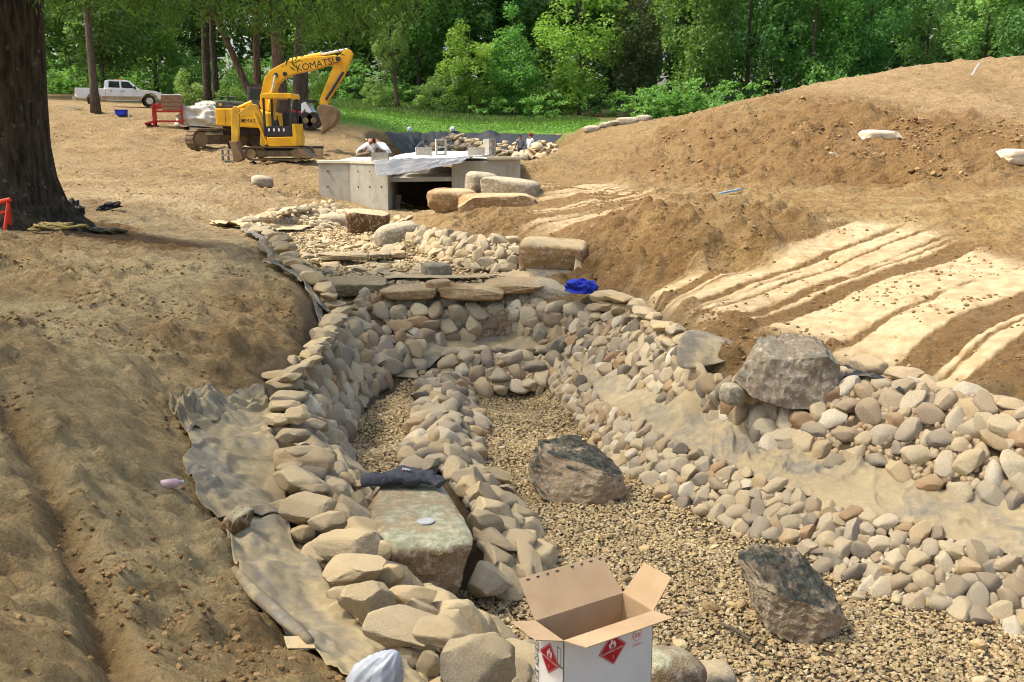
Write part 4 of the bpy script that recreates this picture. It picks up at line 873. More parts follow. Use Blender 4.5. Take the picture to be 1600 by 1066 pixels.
sheet('boulder_liner', 'grey liner hanging below the cut boulder', poly([(822, 448, .95), (860, 450, .95), (905, 446, .98)]), poly([(822, 425, 1.08), (860, 428, 1.06), (905, 422, 1.08)]), 40, 12, M_geo, .03, 4, .05, 13, ground_snap=False)
def flap(name, label, cat, pts, faces, mat, sub=3, thick=.006, disp=.03):
    me = bpy.data.meshes.new(name); me.from_pydata([tuple(p) for p in pts], [], faces); me.materials.append(mat)
    for q in me.polygons: q.use_smooth = True
    o = link(bpy.data.objects.new(name, me))
    m = o.modifiers.new('sub', 'SUBSURF'); m.levels = m.render_levels = sub
    if disp:
        t = bpy.data.textures.new(name, 'CLOUDS'); t.noise_scale = .14
        m = o.modifiers.new('crumple', 'DISPLACE'); m.texture = t; m.strength = disp; m.texture_coords = 'GLOBAL'
    m = o.modifiers.new('thick', 'SOLIDIFY'); m.thickness = thick
    return tag(o, label, cat)
W = [atY(1054, 580, 8.85), atY(1100, 574, 8.85), atY(1150, 560, 8.9), atY(1058, 545, 9.0), atY(1100, 545, 9.0), atY(1158, 550, 9.0), atY(1064, 518, 9.2), atY(1100, 523, 9.2), atY(1172, 543, 9.15), atY(1080, 515, 9.45), atY(1115, 519, 9.45), atY(1160, 536, 9.4)]
flap('liner_flap', 'dark grey liner flap draped over stones left of the mossy boulder', 'liner flap', W, [(0, 1, 4, 3), (1, 2, 5, 4), (3, 4, 7, 6), (4, 5, 8, 7), (6, 7, 10, 9), (7, 8, 11, 10)], M_liner_g)
boulder('flap_stone', 'stone holding up the dark grey liner flap', 'stone', onz(1100, 555, .82), (.5, .3, .3), 98, M_grey, (0, 0, -.3), p=3, rough=.05, sub=4)
W = [onz(1300, 590, .9), onz(1318, 592, .92), onz(1312, 560, 1.02), onz(1340, 585, .98), onz(1370, 590, .98), onz(1405, 612, .96), onz(1385, 590, 1.0), onz(1420, 612, .98)]
flap('liner_edge', 'black liner edge sticking out between mossy boulder and coping stones', 'liner edge', W, [(0, 1, 3, 2), (3, 4, 6, 2), (4, 5, 7, 6)], M_black, 2)
W = [onz(893, 445, 1.02), onz(912, 440, 1.04), onz(898, 415, 1.2), onz(910, 412, 1.2), onz(902, 392, 1.36), onz(908, 390, 1.36)]
flap('plastic_tail', 'clear plastic tail hanging down beside the cut boulder', 'plastic sheet', W, [(0, 1, 3, 2), (2, 3, 5, 4)], M_lite_l, 2)
W = [onz(795, 442, 1.02), onz(835, 440, 1.04), onz(800, 428, 1.1), onz(822, 420, 1.16), onz(780, 438, 1.0), onz(838, 432, 1.06)]
flap('ledge_cloth', 'pale cloth peaked over a stone left of the cut boulder', 'cloth', W, [(4, 0, 2), (0, 1, 3, 2), (1, 5, 3)], M_lite_l, 3)
W = [onz(925, 470, .98), onz(958, 478, .96), onz(930, 458, 1.04), onz(950, 462, 1.0)]
flap('pale_board', 'pale liner scrap right of the blue cloth', 'liner scrap', W, [(0, 1, 3, 2)], M_lite_l, 2)

def crumple(name, label, cat, c, dims, seed, mat, rot=(0, 0, 0), amp=.35, sub=5, rings=1.0):
    V_, T_ = ICO[sub]; V_ = V_.copy()
    d = np.abs(n3(V_, seed, 1.8)) * 1.2 + .45 * np.abs(n3(V_, seed + 1, 3.8)) + .12 * np.abs(n3(V_, seed + 2, 8))
    V_ *= (1 - amp * (d - .3))[:, None]; V_[:, 2] = np.where(V_[:, 2] < -.4, -.4, V_[:, 2])
    o = bpy.data.objects.new(name, np_mesh(name, V_ * (np.array(dims) / 2), T_, mat, True)); o.location = c; o.rotation_euler = rot; link(o)
    return tag(o, label, cat)
M_blue = plain('blue_cloth', srgb(24, 44, 150), srgb(34, 60, 180), .8, 14, .3)
crumple('blue_cloth', 'crumpled bright blue cloth left on the rock by the ledge', 'cloth', onz(908, 450, 1.1), (.36, .3, .26), 5, M_blue, amp=.7)
n = NT('white_plastic'); n.p.inputs['Transmission Weight'].default_value = .35; M_wbag = n.fin(n.mix(n.step(n.noise(n.obj(), 6), .3, .7), srgb(222, 228, 234), srgb(198, 206, 216)), .35, .5)
V_, T_ = ICO[5]; V_ = V_.copy(); th_ = np.arctan2(V_[:, 1], V_[:, 0])
V_[:, :2] *= (1 - .42 * V_[:, 2:3]); V_[:, :2] *= (1 - .16 * np.abs(np.sin(th_ * 3.5 + 2.2 * V_[:, 2] + 1.2 * n3(V_, 3, 2)))[:, None] - .10 * np.abs(n3(V_, 8, 5))[:, None]); V_[:, 2] = np.maximum(V_[:, 2], -.6)
bgo = link(bpy.data.objects.new('plastic_bag', np_mesh('plastic_bag', V_ * (.12, .1, .15), T_, M_wbag, True))); bgo.location = onz(592, 1058, .66); bgo.rotation_euler = (.2, .55, .3)
tag(bgo, 'white plastic bag at the bottom edge beside the near stones', 'plastic bag')
c = onz(268, 771, .84); c.z = H(c.x, c.y) + .03
bo = thing('drink_bottle', 'small clear pinkish bottle lying on the left soil bank', 'bottle', c, R(25))
n = NT('pink_plastic'); n.p.inputs['Transmission Weight'].default_value = .3; M_pink = n.fin(n.mix(n.step(n.noise(n.obj(), 20), .4, .6), srgb(214, 176, 178), srgb(226, 206, 204)), .25, .5)
MB().tube([(-.06, 0, 0), (-.055, 0, 0), (.03, 0, 0), (.05, 0, 0), (.062, 0, 0)], [.02, .03, .03, .014, .012], 14).build('bottle_body', M_pink, bo, True)
MB().cyl((.062, 0, 0), (.075, 0, 0), .013, 12).build('cap', M_wbag, bo)
# jacket on the flat boulder
M_jac = plain('dark_jacket_cloth', srgb(72, 74, 80), srgb(48, 50, 56), .95, 18, .5)
M_redc = plain('red_cloth', srgb(170, 34, 44), srgb(130, 22, 34), .9, 18, .3)
jz = .53; jc = onz(630, 752, jz)
ja = thing('jacket', 'dark grey jacket with red lining dropped on the flat lichen boulder', 'jacket', jc, R(6)); ja.scale = (1.12, 1.3, 1.25)
def cloth_blob(name, pts, r, flat, mat, seed, parent):
    mb = MB(); mb.tube(pts, r, 22); v = np.array(mb.v); ax = np.array([tuple(p) for p in pts])
    v *= 1; v[:, 2] = v[:, 2] * flat
    nn = n3(v * 14, seed, 1.2) * .6 + np.abs(n3(v * 34, seed + 1, 1.2)) * .7
    v[:, 2] += .03 * nn; v[:, 1] += .02 * nn; v[:, 2] = np.maximum(v[:, 2], -.035)
    mb.v = [tuple(p) for p in v]; o = mb.build(name, mat, parent, True, sub=1); return o
rsm = lambda P, n: [pl_eval([Vector(p) for p in P])[0](i / (n - 1)) for i in range(n)]
cloth_blob('jacket_body', rsm([(-.16, .0, .01), (0, .02, .03), (.14, .0, .03), (.2, -.03, .02)], 24), [.05 + .035 * math.sin(i / 23 * 3.1) for i in range(24)], .55, M_jac, 1, ja)
cloth_blob('sleeve', rsm([(.0, .03, .02), (-.12, .0, .02), (-.27, -.01, .01)], 18), [.055 - .012 * i / 17 for i in range(18)], .6, M_jac, 2, ja)
cloth_blob('sleeve', rsm([(.1, .02, .03), (.2, -.04, .02), (.24, -.1, .01)], 16), [.06 - .02 * i / 15 for i in range(16)], .6, M_jac, 3, ja)
li = cloth_blob('lining', rsm([(-.03, .0, .062), (.01, .0, .07), (.05, .01, .066)], 10), [.018, .028, .034, .036, .036, .034, .03, .026, .02, .012], .6, M_redc, 4, ja)
for k in range(3): MB().box((.0 + k * .016, -.014, .078 - .002 * k), (.008, .03, .006), (0, .2, .5 * k)).build('print_mark', M_wbag, li)
lid = thing('jar_lid', 'round white metal lid lying on the lichen covered boulder', 'lid', onz(665, 815, .515), 0)
MB().cyl((0, 0, 0), (0, 0, .005), .055, 32).build('rim', plain('lid_metal', srgb(196, 198, 198), srgb(170, 172, 172), .4, 20, .05, .5, .3), lid)
MB().cyl((0, 0, .0052), (0, 0, .0062), .047, 32).build('face', plain('lid_white', srgb(190, 190, 186), srgb(168, 168, 164), .5, 14, .05), lid)

# ---- the cardboard carton in front
M_card_in = plain('kraft_card', srgb(184, 156, 120), srgb(172, 144, 108), .9, 6, .05)
M_card_w = plain('white_card', srgb(226, 224, 216), srgb(212, 208, 198), .7, 4, .04)
M_hred = plain('label_red', srgb(186, 26, 38), srgb(172, 22, 34), .6, 6, 0)
M_ink = plain('black_ink', srgb(24, 24, 26), srgb(30, 30, 30), .6, 6, 0)
M_pinki = plain('pink_ink', srgb(222, 150, 148), srgb(222, 156, 150), .6, 6, 0)
BX = onz(881, 1003, 1.03); L_, W_, H_ = .46, .2, .37
ca = thing('carton', 'open white cardboard carton with red flammable labels and splayed brown flaps', 'carton', (BX.x, BX.y, 1.03 - H_), math.atan2(.545, .838))
t = .004
def wallp(c, d):
    mb = MB().box(c, d); o = mb.build('side_panel', M_card_w, ca); return o
def two_sided(name, quad, nrm):                 # board: white outside, kraft inside
    q = [Vector(p) for p in quad]; nv = Vector(nrm).normalized() * t
    mb = MB(); mb.add(q + [p - nv for p in q], [(0, 1, 2, 3), (7, 6, 5, 4), (0, 4, 5, 1), (1, 5, 6, 2), (2, 6, 7, 3), (3, 7, 4, 0)])
    o = mb.build(name, M_card_in, ca); me = o.data; me.materials.append(M_card_w)
    for pg in me.polygons:
        if pg.normal.dot(Vector(nrm).normalized()) > .9: pg.material_index = 1
    return o
two_sided('side_panel', [(0, 0, 0), (L_, 0, 0), (L_, 0, H_), (0, 0, H_)], (0, -1, 0))
two_sided('side_panel', [(0, W_, 0), (0, W_, H_), (L_, W_, H_), (L_, W_, 0)], (0, 1, 0))
two_sided('side_panel', [(0, 0, 0), (0, 0, H_), (0, W_, H_), (0, W_, 0)], (-1, 0, 0))
two_sided('side_panel', [(L_, 0, 0), (L_, W_, 0), (L_, W_, H_), (L_, 0, H_)], (1, 0, 0))
MB().box((L_ / 2, W_ / 2, .004), (L_ - .02, W_ - .02, .006)).build('bottom_panel', M_card_in, ca)
def flapq(a, b, out, ln, up, taper=.012):
    a, b = Vector(a), Vector(b); o_ = Vector(out); d = o_ * math.cos(R(up)) + Vector((0, 0, 1)) * math.sin(R(up)); e = (b - a).normalized() * taper
    nr = (b - a).cross(d).normalized(); nr = nr if nr.z < 0 else -nr
    return two_sided('flap', [a, b, b + d * ln - e, a + d * ln + e], nr)
bf = flapq((0, W_, H_), (L_, W_, H_), (0, 1, 0), .19, 42)
for k in range(8):
    x_ = .05 + .05 * k + (.03 if k > 3 else 0); q_ = .175; MB().box((x_, W_ + math.cos(R(42)) * q_ - .004, H_ + math.sin(R(42)) * q_ + .004), (.016, .004, .003), (R(42), 0, .2 * (k % 3))).build('staple_mark', M_ink, bf)
flapq((0, 0, H_ + .002), (L_, 0, H_ + .002), (0, -1, 0), .135, 12)
flapq((L_, 0, H_), (L_, W_, H_), (1, 0, 0), .16, 48)
flapq((0, 0, H_), (0, W_, H_), (-1, 0, 0), .13, 16)
def decal(name, poly2, mat, face, parent, off=.0012, th=.0008):
    mb = MB()
    if face == 'front': mb.prism([(p[0], p[1]) for p in poly2], -off, -off - th, 'y')
    else: mb.prism([(W_ - p[0], p[1]) for p in poly2], -off, -off - th, 'x')
    return mb.build(name, mat, parent)
def text(name, s, size, pos, face, rot, mat, parent, off=.003):
    cu = bpy.data.curves.new(name, 'FONT'); cu.body = s; cu.size = size; cu.align_x = 'CENTER'; cu.align_y = 'CENTER'; cu.extrude = .0002; cu.materials.append(mat)
    tmp = bpy.data.objects.new(name, cu); me = bpy.data.meshes.new_from_object(tmp); bpy.data.objects.remove(tmp)
    o = bpy.data.objects.new(name, me); link(o, parent)
    if face is None: o.matrix_local = pos; return o
    if face == 'front':
        o.matrix_local = Matrix.Translation((pos[0], -off, pos[1])) @ Euler((R(90), 0, 0)).to_matrix().to_4x4() @ Euler((0, 0, rot)).to_matrix().to_4x4()
    else:
        o.matrix_local = Matrix.Translation((-off, W_ - pos[0], pos[1])) @ Euler((R(90), 0, R(-90))).to_matrix().to_4x4() @ Euler((0, 0, rot)).to_matrix().to_4x4()
    return o
def hazard(face, cx, cz, s, tilt):
    rt = lambda x, z: (cx + x * math.cos(tilt) - z * math.sin(tilt), cz + x * math.sin(tilt) + z * math.cos(tilt))
    d = decal('hazard_label', [rt(0, -s), rt(s, 0), rt(0, s), rt(-s, 0)], M_hred, face, ca)
    i = s * .93; w = s * .9
    for a, b in (((0, -i), (i, 0)), ((i, 0), (0, i)), ((0, i), (-i, 0)), ((-i, 0), (0, -i))):
        k = w / i
        decal('border_line', [rt(*a), rt(*b), rt(b[0] * k, b[1] * k), rt(a[0] * k, a[1] * k)], M_card_w, face, d, .0022)
    fl = [(-.2, .14), (-.27, .3), (-.2, .42), (-.14, .34), (-.1, .52), (0, .68), (.03, .5), (.1, .42), (.15, .54), (.22, .4), (.26, .26), (.18, .14), (.08, .14), (.12, .26), (.04, .3), (0, .4), (-.06, .28), (-.12, .24), (-.08, .14)]
    decal('flame', [rt(x * s, z * s) for x, z in fl], M_card_w, face, d, .0022)
    decal('flame_base', [rt(-.24 * s, .08 * s), rt(.24 * s, .08 * s), rt(.24 * s, .11 * s), rt(-.24 * s, .11 * s)], M_card_w, face, d, .0022)
    text('lettering', 'FLAMMABLE LIQUID', s * .17, rt(0, -.08 * s), face, tilt, M_card_w, d)
    text('lettering', '3', s * .26, rt(0, -.5 * s), face, tilt, M_card_w, d)
    return d
hazard('front', .245, H_ - .105, .072, R(6))
hazard('left', .105, H_ - .115, .07, R(-4))
d = decal('outline_mark', [(.165, H_ - .12), (.195, H_ - .12), (.195, H_ - .115), (.165, H_ - .115)], M_ink, 'left', ca)
for bx in ([(.16, H_ - .11), (.186, H_ - .11), (.186, H_ - .108), (.16, H_ - .108)], [(.16, H_ - .04), (.186, H_ - .04), (.186, H_ - .038), (.16, H_ - .038)], [(.16, H_ - .11), (.162, H_ - .11), (.162, H_ - .038), (.16, H_ - .038)], [(.184, H_ - .11), (.186, H_ - .11), (.186, H_ - .038), (.184, H_ - .038)]):
    decal('frame_line', bx, M_ink, 'left', d, .0022)
text('lettering', 'SPLICE ADHESIVE', .034, (.022, H_ - .17), 'left', R(90), M_ink, ca)
cc = [(.375 + .026 * math.cos(a * .2618), H_ - .08 + .026 * math.sin(a * .2618)) for a in range(24)]
d = decal('round_stamp', cc, M_pinki, 'front', ca)
decal('stamp_ring', [(.375 + .021 * math.cos(a * .2618), H_ - .08 + .021 * math.sin(a * .2618)) for a in range(24)], M_card_w, 'front', d, .0022)
for k in range(4): decal('stamp_bar', [(.36 + .008 * k, H_ - .09), (.365 + .008 * k, H_ - .09), (.365 + .008 * k, H_ - .07), (.36 + .008 * k, H_ - .07)], M_pinki, 'front', d, .0034)
text('lettering', '1202056', .016, (.37, H_ - .122), 'front', 0, M_pinki, ca)
decal('edge_line', [(.1985, 0), (.2, 0), (.2, H_ - .004), (.1985, H_ - .004)], M_ink, 'left', ca)
for k in range(4):
    pass
boulder('carton_stone', 'grey green rock at the bottom edge right of the carton', 'rock', onz(1045, 1055, .28), (.34, .3, .26), 99, M_slab, (0, .3, .5), p=3, rough=.07, sub=4)
boulder('rest_stone', 'flat stone under the open carton at the bottom edge', 'stone', (BX.x + .1, BX.y + .22, .52), (.55, .42, .27), 101, M_grey, (0, 0, .5), p=5, rough=.04, sub=4)
boulder('edge_stone', 'tan rock beside the grey green rock at the bottom edge', 'rock', onz(1110, 1058, .1), (.26, .2, .16), 103, M_big, (0, .1, .2), p=3, rough=.06, sub=4)
for k, (px, py) in enumerate([(1105, 960), (1150, 1000), (760, 905)]):
    pass
mb = MB().tube([onz(1125, 973, .05), onz(1150, 985, .06), onz(1172, 999, .05)], [.008, .012, .01], 7); tag(mb.build('stick', plain('grey_wood', srgb(110, 98, 82), srgb(84, 74, 60), .9)), 'short grey stick on the gravel left of the tilted boulder', 'stick')
mb = MB().tube([onz(768, 998, .2), onz(790, 1020, .2), onz(812, 1045, .2)], [.01, .014, .012], 7); tag(mb.build('hose_end', M_liner_g), 'grey hose end poking from the stones left of the carton', 'hose')
# ------------------------------------------------------------------ trees
def leaf_mat(name, cols, trans=.35, rough=.6):
    n = NT(name); r = n.attr('rnd'); o = n.rnd()
    col = n.ramp(r, [(i / (len(cols) - 1), c) for i, c in enumerate(cols)])
    hs = n.node('ShaderNodeHueSaturation'); n.put(col, hs.inputs['Color']); n.put(n.math('MULTIPLY_ADD', o, .35, .82), hs.inputs['Value']); n.put(n.math('MULTIPLY_ADD', o, .03, .485), hs.inputs['Hue'])
    n.fin(hs.outputs[0], rough, .3)
    tr = n.node('ShaderNodeBsdfTranslucent'); n.put(n.mix(1.0, hs.outputs[0], (1.7, 1.8, .9, 1), 'MULTIPLY'), tr.inputs[0])
    mx = n.node('ShaderNodeMixShader'); mx.inputs[0].default_value = trans; n.put(n.p.outputs[0], mx.inputs[1]); n.put(tr.outputs[0], mx.inputs[2]); n.put(mx.outputs[0], n.out.inputs[0])
    return n.m
LM_dark = leaf_mat('dark_leaves', [srgb(76, 110, 60), srgb(94, 132, 72), srgb(108, 146, 82), srgb(84, 118, 72)])
LM_mid = leaf_mat('green_leaves', [srgb(80, 114, 54), srgb(98, 136, 66), srgb(114, 150, 76), srgb(88, 122, 64)])
LM_brt = leaf_mat('bright_leaves', [srgb(104, 142, 56), srgb(124, 160, 70), srgb(138, 170, 82), srgb(94, 130, 54)])
LM_pine = leaf_mat('pine_needles', [srgb(74, 90, 56), srgb(92, 106, 66), srgb(110, 118, 78), srgb(60, 76, 50)], .2)
LM_oak = leaf_mat('oak_leaves', [srgb(58, 78, 34), srgb(74, 98, 40), srgb(92, 114, 50), srgb(50, 68, 32)], .4)
LM_shrub = leaf_mat('pale_shrub_leaves', [srgb(120, 150, 84), srgb(140, 164, 98), srgb(100, 134, 72), srgb(150, 170, 110)])
def bark_mat(name, a, b):
    n = NT(name); v = n.obj(); m = n.node('ShaderNodeMapping'); n.put(v, m.inputs[0]); m.inputs['Scale'].default_value = (1, 1, .18)
    k = n.noise(m.outputs[0], 14, 6, .7); col = n.mix(n.step(k, .38, .62), a, b)
    col = n.mix(n.math('MULTIPLY', n.step(n.noise(v, 9, 4), .62, .7), .5), col, srgb(128, 130, 116))
    n.bump(k, 1.0, .06); return n.fin(col, .95, .15)
M_bark = bark_mat('oak_bark', srgb(40, 36, 30), srgb(84, 75, 62)); M_barkr = bark_mat('pine_bark', srgb(74, 60, 48), srgb(118, 96, 76)); M_barkg = bark_mat('grey_bark', srgb(70, 62, 52), srgb(104, 92, 78))

def leaves(cent, size, rs, asp=.55, up=.5, droop=None):
    """bent leaf quads at given centres -> vertex, quad and random arrays"""
    m = len(cent); nrm = rs.normal(size=(m, 3)); nrm[:, 2] = np.abs(nrm[:, 2]) + up; nrm /= np.linalg.norm(nrm, axis=1)[:, None]
    t = rs.normal(size=(m, 3)) if droop is None else np.tile([0, 0, -1.0], (m, 1)) + rs.normal(size=(m, 3)) * droop
    t -= (t * nrm).sum(1)[:, None] * nrm; t /= np.linalg.norm(t, axis=1)[:, None] + 1e-9; b = np.cross(nrm, t)
    s = (np.ones(m) * size * rs.uniform(.6, 1.25, m))[:, None]
    V_ = np.stack([cent - t * s, cent + b * s * asp + nrm * s * .15, cent + t * s, cent - b * s * asp + nrm * s * .15], 1).reshape(-1, 3)
    return V_, np.arange(m * 4).reshape(m, 4), rs.uniform(0, 1, m)
def crown_pts(seed, n, nclump, shape='round', hollow=.35):
    rs = np.random.RandomState(seed); c = []
    while len(c) < nclump:
        p = rs.uniform(-1, 1, 3); r = np.linalg.norm(p)
        if hollow < r < 1:
            z = p[2]
            if shape == 'cone' and np.hypot(p[0], p[1]) > (1 - z) * .55 + .12: continue
            if shape == 'egg' and np.hypot(p[0], p[1]) > np.sqrt(max(0, 1 - z * z)) * (1 - .3 * z): continue
            c.append(p)
    c = np.array(c); rad = rs.uniform(.10, .26, nclump)
    k = rs.choice(nclump, n, p=rad ** 2 / (rad ** 2).sum())
    d = rs.normal(size=(n, 3)); d /= np.linalg.norm(d, axis=1)[:, None]
    P = c[k] + d * (rad[k] * rs.uniform(.35, 1.05, n) ** .6)[:, None] * np.array([1.15, 1.15, .7])
    # leaves on one clump share a tone
    return P, c, (rs.uniform(0, 1, nclump))[k]
CROWNS = []
for i, (sh, nl, nc, sz) in enumerate([('round', 12000, 120, .046), ('egg', 12000, 130, .044), ('egg', 8000, 90, .044), ('cone', 9000, 110, .044), ('round', 9000, 90, .046)]):
    P, cc_, tone = crown_pts(50 + i, nl, nc, sh); rs_ = np.random.RandomState(60 + i)
    V_, Q_, r_ = leaves(P * (1, 1, 1.8), sz, rs_, .6); V_[:, 2] /= 1.8
    CROWNS.append((np_mesh('crown', V_, Q_, LM_mid, False, [('rnd', 'FACE', np.clip(tone * .65 + r_ * .35, 0, 1))]), cc_))
def tree(name, label, loc, h, rad, base, mat, var=0, bark=M_barkg, tr=None, lean=(0, 0), limbs=9, group=None, rz=None, seed=0, sy=None):
    rs_ = random.Random(seed + 5)
    root = thing(name, label, 'tree', loc, 0, group)
    tr = tr or h * .011
    cz, ch = (base + h) / 2, (h - base) / 2
    n_ = 9; path = [Vector((lean[0] * (k / n_) ** 1.2 + rs_.uniform(-.04, .04) * h * .03 * k, lean[1] * k / n_, -.3 + (h * .9) * k / n_)) for k in range(n_ + 1)]
    mb = MB(); mb.tube(path, [tr * (1.35 if k == 0 else 1) * (1 - .085 * k) for k in range(n_ + 1)], 9)
    mb.build('trunk', bark, root, True)
    if rad > 0:
        me, cc_ = CROWNS[var]
        o = bpy.data.objects.new('crown', me); link(o, root); o.location = (lean[0] * .8, lean[1] * .8, cz); o.scale = (rad, sy or rad, ch); o.rotation_euler = (0, 0, rs_.uniform(0, 6.28) if rz is None else rz)
        o.material_slots[0].link = 'OBJECT'; o.material_slots[0].material = mat
        mb = MB(); mw = o.rotation_euler.to_matrix()
        for k in rs_.sample(range(len(cc_)), limbs):
            e = mw @ Vector(cc_[k]); e = Vector((e.x * rad * .95 + o.location.x, e.y * (sy or rad) * .95, e.z * ch * .95 + cz))
            f = min(.85, max(.15, (e.z - .35 * math.hypot(e.x, e.y)) / (h * .9))); a = path[int(f * n_)]
            mb.tube([a, a.lerp(e, .5) + Vector((0, 0, -.05 * h * .3)), e], [tr * .38, tr * .22, tr * .06], 5)
        mb.build('limbs', bark, root, True)['kind'] = 'stuff'
    return root
def gp(px, py, Y):                            # a point on the ground near that pixel at depth Y
    p = atY(px, py, Y); p.z = H(p.x, p.y); return p
FT = [  # px, Y, height, radius px, crown base, material, variant, name, label
    (60, 82, 17, 95, 2.0, LM_dark, 0, 'broadleaf_tree', 'dark dense tree behind the oak trunk at the left edge'),
    (165, 80, 17, 85, 1.0, LM_dark, 1, 'broadleaf_tree', 'dense bluish green tree right behind the white pickup'),
    (248, 88, 17, 75, 1.5, LM_mid, 4, 'broadleaf_tree', 'green tree between pickup and the pine trunks'),
    (545, 92, 19, 85, 2.0, LM_mid, 0, 'broadleaf_tree', 'tall green tree behind the excavator bucket'),
    (655, 92, 20, 70, 2.2, LM_mid, 1, 'broadleaf_tree', 'tall green tree behind the slender bare trunk'),
    (735, 83, 7.4, 44, .5, LM_brt, 4, 'young_tree', 'small bright green tree beside the lawn'),
    (800, 84, 9.0, 50, .6, LM_mid, 3, 'young_tree', 'blue green pointed tree right of the small bright one'),
    (765, 98, 21, 85, 3, LM_dark, 0, 'broadleaf_tree', 'tall dark tree behind the two small trees by the lawn'),
    (905, 84, 13.5, 72, 1.2, LM_brt, 2, 'broadleaf_tree', 'tall airy yellow green tree at the right of the lawn'),
    (995, 84, 12.0, 52, 2.0, LM_pine, 3, 'pine_tree', 'grey green pine between yellow green and dark tree'),
    (1085, 80, 17, 62, .4, LM_mid, 1, 'broadleaf_tree', 'bright edged green tree at the left end of the mound'),
    (1165, 82, 18, 75, .4, LM_dark, 0, 'broadleaf_tree', 'dark green tree behind the left slope of the mound'),
    (1265, 80, 17, 72, .4, LM_mid, 4, 'broadleaf_tree', 'dense green tree behind the middle of the mound'),
    (1350, 82, 16, 66, 1.5, LM_dark, 1, 'broadleaf_tree', 'dark tree with sky gaps behind the mound crest'),
    (1440, 86, 15, 60, 2.5, LM_dark, 2, 'broadleaf_tree', 'thin crowned dark tree above the mound crest'),
    (1530, 80, 15, 66, 2.0, LM_shrub, 0, 'broadleaf_tree', 'pale leaved tree above the mound near the right edge'),
    (1610, 76, 16, 62, 1.0, LM_dark, 1, 'broadleaf_tree', 'dark tree in the upper right corner')]
for i, (px, Y, h, rp, b, m, v, nm, lb) in enumerate(FT):
    tree(nm, lb, gp(px, 185, Y), h, rp * Y / F, b, m, v, seed=i, group='trees of the wood edge', bark=M_barkg)
# wood behind: reads as one mass
Vs, Qs, Rs = [], [], []; off = 0; rs_ = np.random.RandomState(3)
for i in range(46):
    px = -60 + i * 38 + rs_.uniform(-18, 18); Y = rs_.uniform(98, 122); p = gp(px, 180, Y)
    P, _, tone = crown_pts(400 + i, 3200, 60, ['round', 'egg'][i % 2], .3); r = rs_.uniform(3.6, 5.6); hh = rs_.uniform(9, 12.5)
    if 950 < px < 985 or 1385 < px < 1420: hh *= .8
    V_, Q_, rr = leaves(P * (r, r, hh) + (p.x, p.y, p.z + hh - 1.0), .4, rs_)
    Vs.append(V_); Qs.append(Q_ + off); off += len(V_); Rs.append(np.clip(tone * .6 + rr * .4, 0, 1))
wo = link(bpy.data.objects.new('far_wood', np_mesh('far_wood', np.concatenate(Vs), np.concatenate(Qs), LM_dark, False, [('rnd', 'FACE', np.concatenate(Rs))])))
tag(wo, 'mass of dark green wood closing the background', 'wood', kind='stuff')
# undergrowth along the wood edge
Vs, Qs, Rs = [], [], []; off = 0
for i in range(150):
    px = rs_.uniform(60, 1050) if i < 110 else rs_.uniform(1000, 1620); Y = rs_.uniform(86, 96) if i < 110 else rs_.uniform(66, 78); p = gp(px, 185, Y)
    if i < 110 and i % 3 == 0 and px > 660: p = gp(px, 185, rs_.uniform(77, 86))
    P, _, tone = crown_pts(700 + i, 420, 14, 'round', .1); r = rs_.uniform(1.0, 2.2) * (1.6 if px < 640 else 1.0)
    V_, Q_, rr = leaves(P * (r, r, r * .75) + (p.x, p.y, p.z + r * .4), .15, rs_)
    Vs.append(V_); Qs.append(Q_ + off); off += len(V_); Rs.append(np.clip(tone * .6 + rr * .4, 0, 1))
un = link(bpy.data.objects.new('undergrowth', np_mesh('undergrowth', np.concatenate(Vs), np.concatenate(Qs), LM_mid, False, [('rnd', 'FACE', np.concatenate(Rs))])))
tag(un, 'low green undergrowth along the foot of the wood', 'undergrowth', kind='stuff')
# shrubs one can tell apart
for i, (px, py, Y, r, m, lb) in enumerate([(682, 172, 82, 1.7, LM_shrub, 'pale green shrub left of the small bright tree'), (375, 140, 64, 1.5, LM_mid, 'green bush under the leaning trunk'), (300, 150, 70, 1.4, LM_shrub, 'pale bush between pickup and pine trunks'), (590, 175, 80, 1.2, LM_shrub, 'small pale bush at the foot of the slender tree'), (870, 172, 86, 1.9, LM_mid, 'rounded bush below the yellow green tree'), (480, 150, 66, 1.6, LM_brt, 'bright sapling leaves under the excavator boom')]):
    p = gp(px, py, Y); o = bpy.data.objects.new('shrub', CROWNS[4][0]); link(o); o.location = p + Vector((0, 0, r * .6)); o.scale = (r, r, r * 1.3); o.rotation_euler.z = i; o.material_slots[0].link = 'OBJECT'; o.material_slots[0].material = m
    tag(o, lb, 'shrub')
# grass on the lawn and the hillside
rs_ = np.random.RandomState(9); A_ = np.array([(p.x, p.y) for p in GRASS]); m = 20000
x = rs_.uniform(A_[:, 0].min(), A_[:, 0].max(), m); y = rs_.uniform(A_[:, 1].min(), A_[:, 1].max(), m); k = in_poly(x, y, GRASS); x, y = x[k], y[k]
hgt = np.where(y > 73 + 1.5 * fbm(x * .3, y * .3, 3), .2, .06) * rs_.uniform(.5, 1.3, len(x)); z = Hv(x, y); w = .07
lx, ly = rs_.normal(0, .3, len(x)) * hgt, rs_.normal(0, .3, len(x)) * hgt
Vg = np.stack([np.stack([x - w, y, z], 1), np.stack([x + w, y, z], 1), np.stack([x + lx, y + ly, z + hgt], 1)], 1).reshape(-1, 3)
LM_grass = leaf_mat('grass_blades', [srgb(104, 136, 56), srgb(116, 146, 64), srgb(92, 122, 50), srgb(126, 142, 78)])
LM_weed = leaf_mat('rough_grass', [srgb(84, 112, 50), srgb(104, 128, 62), srgb(70, 96, 44), srgb(126, 138, 84)])  # long hillside grass, its shade put into a duller green
far_ = y > 74.5 + 1.5 * fbm(x * .3, y * .3, 3); Vall = Vg.reshape(-1, 3, 3)
